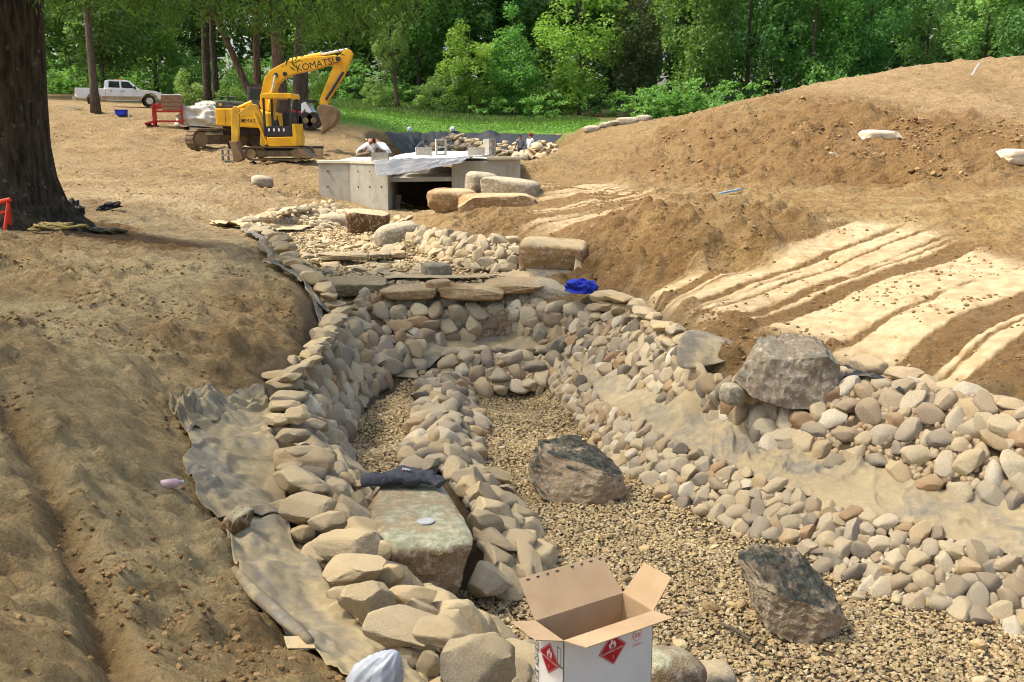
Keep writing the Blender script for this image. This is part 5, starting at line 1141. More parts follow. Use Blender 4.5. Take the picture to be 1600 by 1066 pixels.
wd = link(bpy.data.objects.new('rough_grass', np_mesh('rough_grass', Vall[far_].reshape(-1, 3), np.arange(far_.sum() * 3).reshape(-1, 3), LM_weed, False, [('rnd', 'FACE', rs_.uniform(0, 1, far_.sum()))]))); tag(wd, 'long grass on the hillside behind the lawn, shade painted as duller green', 'grass', kind='stuff')
Vg = Vall[~far_].reshape(-1, 3); x = x[~far_]
gr = link(bpy.data.objects.new('lawn_grass', np_mesh('lawn_grass', Vg, np.arange(len(Vg)).reshape(-1, 3), LM_grass, False, [('rnd', 'FACE', rs_.uniform(0, 1, len(x)))]))); tag(gr, 'bright green lawn strip beyond the black pond liner', 'grass', kind='stuff')
# trunks in the middle distance whose crowns rise out of the picture
tree('pine_tree', 'straight bare trunk standing in front of the white pickup', hit(150, 176), 16, 3.2, 9.5, LM_pine, 0, M_barkg, .21, (-.3, 0), seed=31)
tree('pine_tree', 'thick dark trunk left of the leaning trunk, left of a close pair', gp(325, 158, 66), 17, 3.4, 7.0, LM_pine, 4, M_bark, .30, seed=32)
tree('pine_tree', 'thinner dark trunk right beside the thick dark trunk', gp(338, 157, 68), 16, 3.0, 7.5, LM_pine, 1, M_bark, .24, seed=33)
tree('leaning_tree', 'reddish trunk leaning left above the excavator', gp(408, 165, 58), 12, 2.6, 6.5, LM_mid, 0, M_barkr, .24, (-4.6, 0), seed=34)
tree('pine_tree', 'dark trunk right behind the leaning trunk', gp(404, 168, 60), 16, 3.2, 8.0, LM_pine, 1, M_barkr, .26, (.3, 0), seed=35)
tree('oak_tree', 'thick trunk standing directly behind the small excavator canopy', gp(442, 182, 54), 15, 4.2, 6.8, LM_oak, 0, M_barkr, .42, (-.6, 0), seed=36)
tree('oak_tree', 'thick grey trunk behind the excavator boom, right of its neighbour', gp(468, 182, 56), 15, 4.4, 6.6, LM_oak, 1, M_barkg, .5, (.9, 0), seed=37)
tree('slender_tree', 'slender bare trunk with sparse leaves on the grassy slope', gp(622, 182, 80), 8.5, 1.5, 2.6, LM_shrub, 2, M_barkr, .2, (-.7, 0), seed=38)

# the big oak at the left edge: trunk, limbs, hanging twigs and the crown that shades the foreground
OK = gp(20, 358, 13.2); OK.x = -6.62
oak = thing('oak_tree', 'huge dark oak trunk at the left edge with leafy twigs hanging into view', 'tree', OK)
mb = MB(); hs = [-.4, 0, .12, .3, .6, 1.0, 1.6, 2.6, 4.0, 6.0, 8.5, 11]; rr = [1.15, .92, .8, .68, .6, .565, .55, .54, .53, .5, .4, .2]
N = 40; v = []; f = []
for i, (z, r) in enumerate(zip(hs, rr)):
    for k in range(N):
        a = 2 * math.pi * k / N; fl_ = max(0, 1 - z / 1.0) if z > 0 else 1
        q = r * (1 + .10 * fl_ * math.sin(a * 5 + .6) + .05 * fl_ * math.sin(a * 9) + .02 * math.sin(a * 7 + z))
        v.append((q * math.cos(a) + .06 * max(0, z), q * math.sin(a), z))
for i in range(len(hs) - 1):
    for k in range(N): f.append((i * N + k, i * N + (k + 1) % N, (i + 1) * N + (k + 1) % N, (i + 1) * N + k))
mb.add(v, f); mb.build('trunk', M_bark, oak, True)
TIPS = [(3.2, -1.8, 4.4), (4.6, -1.0, 4.9), (5.4, .6, 4.6), (2.0, -3.5, 5.5), (3.5, -5.5, 6.5), (-1.5, -4, 7), (-4, -1, 7), (1.5, 2.6, 7.5), (-1, 3, 8), (2.5, 1.0, 8.5), (.8, -6.2, 7.6), (5.5, -3.5, 6.6)]
for (a, b, c_) in TIPS:
    e = Vector((a, b, c_ - .3)); s_ = Vector((0, 0, 3.2 + .25 * c_)); mdl = s_.lerp(e, .5) + Vector((0, 0, .7))
    P = [s_, s_.lerp(mdl, .5) + Vector((0, 0, .15)), mdl, mdl.lerp(e, .5) + Vector((0, 0, .12)), e]
    MB().tube(P, [.2, .15, .11, .07, .03], 8).build('limb', M_bark, oak, True)
rs_ = np.random.RandomState(21); cen = []; twv = MB()
inv = np.array(OK)
for i in range(430):                             # hanging twigs with narrow leaves
    u = rs_.rand()
    if u < .22: px, y1 = rs_.uniform(60, 260), rs_.uniform(-60, 35)
    elif u < .5: px, y1 = rs_.uniform(230, 480), rs_.uniform(-50, 60)
    else: px, y1 = rs_.uniform(430, 650), rs_.uniform(-60, 75) * (1 if rs_.rand() < .6 else .5)
    if 440 < px < 500 and rs_.rand() < .3: y1 += 45
    if px > 610: y1 *= .5
    Y = rs_.uniform(10.5, 14.5); t_ = np.array(atY(px, y1, Y)); ln = rs_.uniform(.35, .7); a = rs_.uniform(0, 6.28)
    top = t_ + np.array([math.cos(a) * ln * .7, math.sin(a) * ln * .7, ln * .6])
    k = np.linspace(0, 1, 34)[:, None]; pth = top + (t_ - top) * k; pth[:, 2] -= (k[:, 0] * (1 - k[:, 0])) * -.12
    cen.append(pth + rs_.normal(0, .045, (34, 3)))
    if i % 2 == 0: twv.tube([tuple(top - inv), tuple((top + t_) / 2 + (0, 0, .03) - inv), tuple(t_ - inv)], [.008, .005, .002], 4, False)
twv.build('twigs', M_bark, oak)['kind'] = 'stuff'
cen = np.concatenate(cen) - inv
V_, Q_, r_ = leaves(cen, .055, rs_, .2, .2, .9)
o = bpy.data.objects.new('hanging_leaves', np_mesh('hanging_leaves', V_, Q_, LM_oak, False, [('rnd', 'FACE', r_)])); link(o, oak)
SHADE = [(-10, 18), (-6, 17), (-3.2, 14.2), (-1.5, 13.0), (.6, 12.2), (1.7, 10.2), (2.8, 8.9), (4.0, 7.0), (6, 4), (6.5, -3), (-10, -3)]
def canopy(y0, y1, seed, ncl, per, zlo, zhi, size):  # leaf clumps set along the sun's line so their shade fills SHADE
    rs_ = np.random.RandomState(seed); out = []
    while len(out) < ncl:
        gx, gy = rs_.uniform(-10, 6.5), rs_.uniform(y0, y1)
        if not in_poly(np.array([gx]), np.array([gy]), SHADE)[0]: continue
        zz = rs_.uniform(zlo, zhi); kx = (zz - 1.0) / SUN.z
        c_ = np.array([gx + SUN.x * kx, gy + SUN.y * kx, zz])
        out.append(c_ + rs_.normal(size=(per, 3)) * (.5, .5, .28))
    return np.concatenate(out)
P = canopy(5, 18, 5, 330, 42, 6.0, 9.5, .1) - inv
V_, Q_, r_ = leaves(P, .11, rs_, .35, .6); o = bpy.data.objects.new('crown', np_mesh('crown', V_, Q_, LM_oak, False, [('rnd', 'FACE', r_)])); link(o, oak)
ot = thing('oak_tree', 'unseen oak added behind the viewer to shade the foreground', 'tree', (-6.0, -1.5, H(-6.0, -1.5)))
iv = np.array(ot.location)
P = canopy(-3, 5.6, 6, 240, 42, 6.0, 9.5, .1) - iv
V_, Q_, r_ = leaves(P, .11, rs_, .35, .6); o = bpy.data.objects.new('crown', np_mesh('crown', V_, Q_, LM_oak, False, [('rnd', 'FACE', r_)])); link(o, ot)
MB().tube([(0, 0, -.3), (.1, 0, 2), (0, .2, 5), (.5, .6, 8)], [.5, .36, .3, .12], 14).build('trunk', M_bark, ot, True)
mb = MB()
for a in range(8): mb.tube([(0, .15, 3.6 + .3 * a), (1.6 * math.cos(a), 1.6 * math.sin(a), 5.2 + .1 * a), (4 * math.cos(a), 4 * math.sin(a), 6.4)], [.16, .11, .03], 6)
mb.build('limbs', M_bark, ot, True)['kind'] = 'stuff'
# ------------------------------------------------------------------ culvert, pond, machines, people
def conc_mat():
    n = NT('concrete'); p = n.pos(); a = n.noise(p, 1.6, 6, .6); b = n.noise(p, 12, 5)
    col = n.mix(n.step(a, .3, .7), srgb(174, 170, 156), srgb(150, 145, 130)); col = n.mix(n.math('MULTIPLY', n.step(b, .5, .7), .3), col, srgb(128, 118, 98))
    st_ = n.node('ShaderNodeMapping'); n.put(p, st_.inputs[0]); st_.inputs['Scale'].default_value = (3, 3, .35); col = n.mix(n.math('MULTIPLY', n.step(n.noise(st_.outputs[0], 2.2, 5), .52, .7), .45), col, srgb(140, 122, 92)); n.bump(b, .25, .01); return n.fin(col, .9, .2)
M_conc = conc_mat(); M_rim = plain('concrete_rim', srgb(206, 198, 172), srgb(190, 180, 152), .9, 5, .2)
Yc = 24.8; M_dkc = plain('tie_shadow', srgb(96, 88, 74), srgb(80, 72, 60), .95)
cv = thing('culvert', 'grey concrete box culvert with stepped headwalls across the stream', 'culvert', (0, Yc, 0)); cvi = cv.location.copy()
def cpt(px, Y): return atY(px, 300, Y).x
def cwall(name, pts, z0, z1, mat=M_conc):
    return MB().prism([(x, y - Yc) for x, y in pts], z0, z1, 'z').build(name, mat, cv)
ztop = atY(560, 252, 24.6).z
xa, xb, xc, xd = cpt(499, 25.1), cpt(548, 24.9), cpt(606, 24.2), cpt(619, 26.6)
cwall('wing_wall', [(xa, 25.1), (xb, 24.88), (xb + .02, 27.2), (xa, 27.2)], .6, ztop - .05)
cwall('wing_wall', [(xb + .003, 24.86), (xc, 24.2), (xd, 27.2), (xb + .023, 27.2)], .6, ztop - .06)
cwall('wall_cap', [(xa - .03, 25.06), (xb, 24.84), (xc + .04, 24.14), (xc + .1, 24.5), (xb, 25.2), (xa - .03, 25.4)], ztop - .058, ztop + .0, M_rim)
for px in (512, 530, 560, 578, 596):
    Yq = 25.0 if px < 548 else 24.86 - (px - 548) / 58 * .66
    for py in (268, 292): q_ = atY(px, py, Yq - .012); MB().cyl(q_ - cvi + Vector((0, -.006, 0)), q_ - cvi + Vector((0, .03, 0)), .022, 10).build('tie_hole_shade', M_dkc, cv)  # dark discs paint the shade inside the tie holes
xe, xf, xg = cpt(706, 25.2), cpt(762, 25.2), cpt(813, 25.4)
cwall('headwall', [(xe, 25.2), (xf, 25.2), (xf, 27.3), (xe, 27.3)], .6, ztop - .02)
cwall('headwall', [(xf + .003, 25.12), (xg, 25.3), (xg, 27.3), (xf + .003, 27.3)], .6, ztop + .02)
cwall('wall_cap', [(xf - .02, 25.06), (xg + .04, 25.24), (xg + .04, 25.6), (xf - .02, 25.5)], ztop + .023, ztop + .08, M_rim)
zo = atY(660, 278, 26.5).z
cwall('back_slab', [(xd - .3, 27.25), (xe + .3, 27.25), (xe + .3, 31.5), (xd - .3, 31.5)], .5, zo - .0, plain('shaded_concrete', srgb(70, 64, 54), srgb(54, 48, 40), .95, 4, .3))  # shade of the opening painted into the slab's dark colour
cwall('roof_slab', [(xc - .25, 24.75), (xe + .1, 25.24), (xe + .2, 27.24), (xd - .3, 27.24)], zo - .02, zo + .08)
cwall('deck_slab', [(xa, 27.32), (xd - .35, 27.32), (xd - .35, 31), (xa, 31)], .8, ztop - .08, M_rim)
cwall('deck_slab', [(xe + .33, 27.36), (xg, 27.36), (xg, 31), (xe + .33, 31)], .8, ztop - .08, M_rim)
tag(MB().box(atY(622, 317, 25.4), (.12, .03, .42), (.25, .15, .1)).build('plywood_piece', plain('grey_ply', srgb(130, 120, 98), srgb(112, 102, 84), .9)), 'small grey board leaning inside the culvert mouth', 'board')
boulder('culvert_rock', 'grey rock seen over the dark culvert opening', 'rock', atY(690, 272, 29), (.75, .5, .42), 121, M_moss, p=3, rough=.06, sub=4)
for i, px in enumerate((648, 668)): boulder('culvert_stone', ['left pale stone lying over the culvert opening', 'right pale stone lying over the culvert opening'][i], 'stone', atY(px, 275, 28.6), (.5, .4, .16), 123 + i, M_lite, (0, 0, i), p=3, rough=.06, sub=4)
# translucent sheet over the gap, white sheet on the deck
n = NT('clear_plastic'); n.p.inputs['Alpha'].default_value = .62; M_clear = n.fin(n.mix(n.step(n.noise(n.pos(), 5), .3, .7), srgb(206, 208, 206), srgb(182, 186, 186)), .3, .5)
M_white = plain('white_sheet', srgb(228, 228, 224), srgb(208, 208, 202), .6, 3, .3, obj=False)
sheet('plastic_sheet', 'translucent plastic sheet hanging from the culvert deck over the opening', [atY(588, 276, 24.02), atY(612, 275, 24.08), atY(640, 271, 24.2), atY(680, 263, 24.5), atY(720, 255, 24.8)], [atY(584, 251, 24.12), atY(612, 250, 24.2), atY(650, 249, 24.4), atY(700, 247, 24.75), atY(735, 246, 25.0)], 90, 24, M_clear, .05, 3, 0, 15, cat='plastic sheet', ground_snap=False)
zz = ztop + .08
W = [Vector(p) for p in [(atY(600, 245, 25).x, 24.6, zz - .03), (atY(700, 245, 25).x, 24.8, zz), (atY(770, 245, 25).x, 25.1, zz + .03), (atY(625, 245, 27).x, 27.5, zz + .02), (atY(700, 245, 27).x, 27.5, zz + .1), (atY(765, 245, 27).x, 27.5, zz + .06), (atY(650, 245, 30).x, 30, zz), (atY(700, 245, 30).x, 30, zz + .04), (atY(755, 245, 30).x, 30, zz)]]
flap('white_sheet', 'white sheet spread over the top of the culvert deck', 'sheet', W, [(0, 1, 4, 3), (1, 2, 5, 4), (3, 4, 7, 6), (4, 5, 8, 7)], M_white, 3, .006, .06)
M_cmu = plain('block_grey', srgb(172, 166, 150), srgb(150, 144, 128), .95, 14, .3)
def cmu(label, p, s=(.4, .2, .2), rot=(0, 0, 0), up=False):
    """hollow concrete block: two face shells and three webs"""
    o = thing('concrete_block', label, 'block', p, 0, 'concrete blocks'); o.rotation_euler = rot
    L, W, Hh = s; t = .035
    if up:          # standing on end, cells facing the viewer
        for sx in (-1, 1): MB().box((sx * (Hh / 2 - t / 2), 0, L / 2), (t, W, L)).build('face_shell', M_cmu, o)
        for k in (t / 2, L / 2, L - t / 2): MB().box((0, 0, k), (Hh - 2 * t - .002, W - .006, t)).build('web', M_cmu, o)
    else:
        for sy in (-1, 1): MB().box((0, sy * (W / 2 - t / 2), Hh / 2), (L, t, Hh)).build('face_shell', M_cmu, o)
        for k in (-L / 2 + t / 2, 0, L / 2 - t / 2): MB().box((k, 0, Hh / 2), (t, W - 2 * t - .002, Hh - .006)).build('web', M_cmu, o)
    return o
for px, py, Y, up, rz, lb in [(594, 249, 24.6, 0, .0, 'block lying on the left wing wall cap'), (662, 246, 25.6, 0, .15, 'block lying on the white sheet left of the upright block'), (689, 245, 26.0, 1, .2, 'hollow block standing upright on the middle of the white sheet'), (744, 245, 25.5, 0, -.1, 'block lying at the right end of the white sheet'), (765, 243, 26.2, 1, .9, 'block standing upright at the right end of the deck')]:
    p = atY(px, py, Y); p.z = ztop + .11 if px > 600 else ztop + .0
    cmu(lb, p, rot=(0, 0, rz), up=bool(up), s=(.4, .2, .27) if up else (.4, .2, .2))

# pond beyond: black liner wall, stone wall, rubble
P0 = [atY(600, 207, 63), atY(660, 209, 66), atY(740, 209, 67), atY(820, 210, 66), atY(880, 212, 60)]
P1 = [atY(628, 243, 58), atY(670, 243, 62), atY(740, 243, 63), atY(815, 243, 62), atY(850, 238, 57)]
M_plin = plain('black_sheet', srgb(26, 28, 32), srgb(38, 41, 46), .6, 1.5, .5, obj=False)
sheet('pond_liner', 'black liner wall lining the far bank of the pond', P1, P0, 140, 14, M_plin, .25, 1.6, 0, 14, ground_snap=False)
st = thing('stone_pile', 'brown stone wall being stacked against the black pond liner', 'stone wall', atY(760, 240, 61))
rs = random.Random(5)
for i in range(170):
    px = rs.uniform(664, 812); top = 232 - 20 * math.exp(-((px - 715) / 40) ** 2) - 11 * math.exp(-((px - 800) / 25) ** 2); py = rs.uniform(top, 254)
    Y = 61 + (241 - py) * .06 + rs.uniform(-.3, .3); p = atY(px, py, Y); r = rs.uniform(.14, .34)
    put_stone(LITE if rs.random() < .2 else with_dark if False else BIGM, p - st.location, (r * 1.2, r, r * .9), st, None, 'stone', rs)
rp = thing('rubble_heap', 'heap of flat rubble stones right of the culvert deck', 'rubble heap', atY(850, 246, 40))
for i in range(110):
    u = rs.uniform(-1, 1); v_ = rs.uniform(0, 1) * (1 - abs(u)); p = atY(850 + u * 42, 248 - v_ * 27, 40 + rs.uniform(-1, 1) + v_); r = rs.uniform(.1, .26)
    put_stone(FLATS + LITE, p - rp.location, (r * 1.2, r, r), rp, None, 'stone', rs, None, .7)
mb = MB().tube([atY(572, 218, 50), atY(585, 224, 48), atY(600, 236, 42)], .05, 6); tag(mb.build('timber_pole', plain('pale_timber', srgb(196, 166, 116), srgb(170, 138, 92), .9)), 'long pale timber lying down the slope left of the pond', 'timber')
for i, (px, lb) in enumerate([(640, 'left small white rag on the far pond edge'), (707, 'right small white rag on the far pond edge')]):
    crumple('white_rag', lb, 'rag', atY(px, 203, 66.5), (.35, .3, .45), 30 + i, M_white)

# ---- machines; outlines measured in metres about each machine's own base
M_yel = plain('machine_yellow', srgb(232, 176, 26), srgb(206, 150, 20), .45, 2, .05); M_yel2 = plain('worn_yellow', srgb(222, 178, 52), srgb(182, 140, 44), .6, 3, .1)
M_blkp = plain('black_steel', srgb(36, 36, 36), srgb(54, 50, 46), .6, 4, .1); M_gryp = plain('grey_steel', srgb(92, 90, 84), srgb(70, 68, 62), .6, 4, .1)
M_trk = plain('muddy_track', srgb(112, 92, 64), srgb(78, 66, 50), .9, 6, .4); M_chr = plain('chrome_rod', srgb(214, 214, 210), srgb(190, 190, 188), .25, 6, 0, .5, .8)
M_bkt = plain('dirty_bucket', srgb(140, 114, 80), srgb(108, 88, 64), .85, 3, .3); M_rub = plain('rubber', srgb(38, 36, 34), srgb(66, 58, 48), .9, 8, .3)
n = NT('dark_glass'); M_glass = n.fin(n.mix(n.step(n.noise(n.obj(), 2), .4, .6), srgb(30, 36, 38), srgb(46, 54, 54)), .08, .6)
def crawler(root, c, ln, ht, wd, yaw, name='crawler_track'):
    """track: rounded belt with grousers, side frame and rollers"""
    t_ = bpy.data.objects.new(name, None); link(t_, root); t_.location = c; t_.rotation_euler = (0, 0, yaw)
    r = ht / 2; out = []
    for k in range(13): a = -math.pi / 2 + math.pi * k / 12; out.append((ln / 2 - r + r * math.cos(a), r + r * math.sin(a)))
    for k in range(13): a = math.pi / 2 + math.pi * k / 12; out.append((-ln / 2 + r + r * math.cos(a), r + r * math.sin(a)))
    th = ht * .1; inn = []
    q = r - th
    for k in range(13): a = -math.pi / 2 + math.pi * k / 12; inn.append((ln / 2 - r + q * math.cos(a), r + q * math.sin(a)))
    for k in range(13): a = math.pi / 2 + math.pi * k / 12; inn.append((-ln / 2 + r + q * math.cos(a), r + q * math.sin(a)))
    mb = MB(); N_ = len(out)
    v = [(p[0], y, p[1]) for y in (-wd / 2, wd / 2) for p in out] + [(p[0], y, p[1]) for y in (-wd / 2, wd / 2) for p in inn]; f = []
    for i in range(N_):
        j = (i + 1) % N_; f += [(i, j, N_ + j, N_ + i), (2 * N_ + i, 3 * N_ + i, 3 * N_ + j, 2 * N_ + j), (i, 2 * N_ + i, 2 * N_ + j, j), (N_ + i, N_ + j, 3 * N_ + j, 3 * N_ + i)]
    mb.add(v, f)
    ev, L = pl_eval([Vector((p[0], 0, p[1])) for p in out + out[:1]]); ng = int(L / (ht * .2))
    for i in range(ng):
        p = ev(i / ng); d = ev((i + .3) / ng) - p; mb.box(p, (ht * .05, wd * .98, ht * .06), (0, -math.atan2(d.z, d.x), 0))
    mb.build('belt', M_trk, t_)
    MB().box((0, 0, r), (ln - 1.7 * r, wd * .7, ht * .45)).build('frame', M_trk, t_, bevel=.02)
    for sx in (-1, 1): MB().cyl((sx * (ln / 2 - r), -wd * .42, r), (sx * (ln / 2 - r), wd * .42, r), r * .72, 20).build('wheel', M_bkt, t_)
    return t_
def word(parent, s, size, pos, tilt, mat):
    return text('lettering', s, size, Matrix.Translation(pos) @ Euler((R(90), 0, 0)).to_matrix().to_4x4() @ Euler((0, 0, tilt)).to_matrix().to_4x4(), None, 0, mat, parent)
# large excavator
base = hit(400, 234) + Vector((.3, 0, 0)); Ye = base.y * .97; print('EX', Ye); s = Ye / F * .985
ex = thing('excavator', 'large yellow tracked excavator with boom raised and bucket at right', 'excavator', base)
zb = 236.0
def e(zx, zy): return ((zx * .1877 + 320 - 400) * s, (zb - (zy * .1877 + 60)) * s)
crawler(ex, (-1.35, -.5, 0), 3.2, .8, .55, R(228)); crawler(ex, (-.15, .75, 0), 3.2, .8, .55, R(228))
MB().box((-.7, .1, .75), (1.4, 1.5, .35)).build('undercarriage', M_blkp, ex, bevel=.03)
bd = MB().prism([e(105, 600), e(108, 735), e(180, 745), e(545, 765), e(545, 640), e(440, 606), e(300, 600)], -1.25, 1.25).build('body', M_yel, ex, bevel=.05)
MB().prism([e(190, 610), e(192, 610), e(192, 735), e(190, 735)], -1.262, -1.255).build('door_seam', M_blkp, bd)
word(bd, 'KOMATSU', .2, (e(392, 0)[0], -1.27, e(0, 702)[1]), R(-2), M_blkp)
MB().prism([e(322, 690), e(345, 690), e(345, 712), e(322, 712)], -1.265, -1.256).build('emblem', M_blkp, bd)
MB().prism([e(105, 598), e(112, 545), e(150, 535), e(330, 548), e(395, 590), e(395, 598)], -1.2, 1.2).build('engine_cover', M_gryp, ex, bevel=.05)
MB().prism([e(140, 580), e(165, 580), e(165, 560), e(140, 560)], -1.215, -1.203).build('warning_plate', M_yel2, ex)
cab = MB().prism([e(290, 590), e(300, 400), e(318, 392), e(460, 405), e(470, 590)], .25, 1.2).build('cab', M_gryp, ex, bevel=.03)
MB().prism([e(320, 520), e(325, 430), e(440, 435), e(445, 525)], .242, .248).build('window', M_glass, cab)
MB().prism([e(296, 404), e(300, 392), e(462, 400), e(466, 412)], .2, 1.25).build('cab_roof', M_blkp, cab)
for zx in (130, 205): MB().tube([(e(zx - 15, 0)[0], -.5, e(0, 540)[1]), (e(zx - 5, 0)[0], -.5, e(0, 505)[1]), (e(zx + 40, 0)[0], -.5, e(0, 502)[1]), (e(zx + 50, 0)[0], -.5, e(0, 540)[1])], .025, 6).build('handrail', M_blkp, ex)
bm_ = MB().prism([e(425, 560), e(440, 480), e(475, 350), (e(525, 288)), e(600, 248), e(690, 205), e(860, 180), e(1085, 165), e(1115, 195), e(1092, 225), e(860, 288), e(720, 318), (e(640, 350)), e(585, 400), e(545, 480), e(505, 610), e(440, 610)], -.28, .22).build('boom', M_yel, ex, bevel=.03)
word(bm_, 'KOMATSU', .36, (e(925, 0)[0], -.29, e(0, 240)[1]), R(12), M_blkp)
for zx, zy in ((575, 325), (652, 318), (1100, 195)): MB().cyl((e(zx, zy)[0], -.3, e(zx, zy)[1]), (e(zx, zy)[0], .24, e(zx, zy)[1]), .09, 14).build('pin', M_blkp, bm_)
for y in (-.4, .36): MB().tube([(e(505, 0)[0], y, e(0, 620)[1]), (e(545, 0)[0], y, e(0, 450)[1])], .075, 10).build('lift_cylinder', M_yel, ex); MB().tube([(e(545, 0)[0], y, e(0, 450)[1]), (e(577, 0)[0], y, e(0, 325)[1])], .045, 10).build('lift_rod', M_chr, ex)
MB().tube([(e(690, 0)[0], -.03, e(0, 208)[1]), (e(952, 0)[0], -.03, e(0, 158)[1])], .1, 12).build('arm_cylinder', M_yel, ex); MB().tube([(e(952, 0)[0], -.03, e(0, 158)[1]), (e(1175, 0)[0], -.03, e(0, 114)[1])], .055, 10).build('arm_rod', M_chr, ex)
MB().prism([e(1138, 140), e(1172, 108), e(1205, 125), e(1222, 155), e(1150, 310), e(1015, 515), e(965, 565), e(925, 565), e(935, 515), e(1055, 250), e(1090, 175)], -.2, .14).build('arm', M_yel, ex, bevel=.03)
MB().tube([(e(1140, 0)[0], -.3, e(0, 300)[1]), (e(985, 0)[0], -.3, e(0, 525)[1])], .06, 8).build('bucket_cylinder', M_blkp, ex)
MB().prism([e(985, 520), e(1010, 545), e(985, 590), e(950, 575)], -.25, .2).build('bucket_link', M_yel2, ex)
MB().prism([e(915, 590), e(960, 560), e(1040, 575), e(1085, 620), e(1080, 680), e(1045, 735), e(985, 775), e(945, 800), e(955, 740), e(930, 660)], -.5, .45).build('bucket', M_bkt, ex, bevel=.03)
for k in range(5): MB().prism([e(950, 780), e(962, 775), e(940, 815)], -.46 + k * .2, -.38 + k * .2).build('bucket_tooth', M_bkt, ex)
# small excavator
base = hit(440, 250); Ym = base.y; print('MX', Ym); s2 = Ym / F * .985
mx_ = thing('mini_excavator', 'small yellow excavator with canopy, arm folded down at its left', 'excavator', base)
def g2(zx, zy): return ((zx * .1877 + 320 - 440) * s2, (250.5 - (zy * .1877 + 60)) * s2)
crawler(mx_, (g2(610, 0)[0], -.42, 0), 1.75, .4, .3, 0); crawler(mx_, (g2(640, 0)[0], .55, 0), 1.75, .4, .3, 0)
MB().box((g2(640, 0)[0], .06, .36), (.8, .8, .18)).build('undercarriage', M_blkp, mx_)
MB().prism([g2(560, 830), g2(570, 900), g2(600, 905), g2(800, 900), g2(805, 825), g2(790, 720), g2(770, 725), g2(772, 825)], -.55, .65).build('body', M_yel, mx_, bevel=.02)
MB().prism([g2(545, 822), g2(545, 745), g2(600, 740), g2(768, 740), g2(768, 822)], -.5, .6).build('engine_deck', M_blkp, mx_, bevel=.02)
MB().prism([g2(672, 745), g2(668, 650), g2(690, 628), g2(740, 632), g2(752, 660), g2(755, 745)], -.15, .35).build('seat', M_rub, mx_, bevel=.03)
MB().prism([g2(600, 745), g2(600, 700), g2(640, 690), g2(650, 745)], -.4, -.2).build('control_console', M_blkp, mx_)
for zx in (600, 645): MB().tube([(g2(zx, 0)[0], -.3, g2(0, 745)[1]), (g2(zx - 8, 0)[0], -.3, g2(0, 660)[1])], .018, 6).build('control_lever', M_blkp, mx_)
for zx in (545, 755):
    for y in (-.48, .55): MB().box((g2(zx, 0)[0], y, (g2(0, 822)[1] + g2(0, 515)[1]) / 2), (.06, .06, g2(0, 515)[1] - g2(0, 822)[1])).build('canopy_post', M_blkp, mx_)
MB().prism([g2(522, 520), g2(530, 488), g2(560, 480), g2(770, 480), g2(780, 500), g2(778, 522)], -.6, .68).build('canopy_roof', M_yel, mx_, bevel=.02)
for k in range(4): MB().box((g2(580 + 40 * k, 0)[0], -.51, g2(0, 770)[1]), (.05, .012, .09)).build('warning_label', M_white, mx_)
MB().prism([g2(478, 895), g2(492, 770), g2(445, 650), g2(330, 668), g2(322, 630), g2(418, 560), g2(470, 572), g2(500, 650), g2(552, 810), g2(545, 890), g2(510, 905)], -.22, -.02).build('boom', M_yel2, mx_, bevel=.015)
MB().tube([(g2(300, 0)[0], -.12, g2(0, 600)[1]), (g2(425, 0)[0], -.12, g2(0, 545)[1])], .05, 10).build('arm_cylinder', M_yel, mx_)
MB().prism([g2(262, 600), g2(280, 580), g2(318, 590), g2(322, 660), g2(300, 865), g2(245, 865), g2(252, 700)], -.2, -.04).build('arm', M_yel2, mx_, bevel=.015)
MB().tube([(g2(545, 0)[0], -.3, g2(0, 880)[1]), (g2(455, 0)[0], -.3, g2(0, 640)[1])], .045, 8).build('lift_cylinder', M_yel, mx_)
MB().prism([g2(235, 860), g2(300, 862), g2(318, 930), g2(345, 1000), g2(300, 1030), g2(262, 1030), g2(255, 930)], -.35, .1).build('bucket', M_bkt, mx_, bevel=.015)
MB().prism([g2(812, 925), g2(850, 925), g2(905, 995), g2(880, 1000), g2(820, 985)], -.6, .75).build('dozer_blade', M_bkt, mx_)
for i in range(2):
    p = hit(358.5, 253); p.z += .2 * i; cmu(['lower of two hollow blocks by the small excavator bucket', 'upper of two hollow blocks by the small excavator bucket'][i], p + Vector((0, 0, .1)), (.42, .2, .2), (R(90), 0, 0))
tub = thing('mortar_tub', 'dark tub with pale rim right of the small excavator', 'tub', hit(494, 243))
MB().prism([(-.2, 0), (.2, 0), (.26, .28), (-.26, .28)], -.2, .2).build('tub_body', M_blkp, tub); MB().box((0, 0, .295), (.56, .48, .03)).build('rim', M_gryp, tub)
for i, (px, py, Y, sc, lb) in enumerate([(497, 246, 35.2, (.3, .25, .3), 'pale wooden crate beside the dark tub'), (480, 244, 35.6, (.5, .3, .12), 'muddy plank stack behind the small excavator track')]):
    cr = thing('wooden_crate' if i == 0 else 'plank_stack', lb, 'crate' if i == 0 else 'planks', hit(px, py + 2))
    for k in range(3): MB().box((0, 0, sc[2] * (k + .5) / 3), (sc[0], sc[1], sc[2] / 3 - .008)).build('board', M_conc if i else plain('crate_wood', srgb(184, 160, 120), srgb(160, 134, 94), .9), cr)
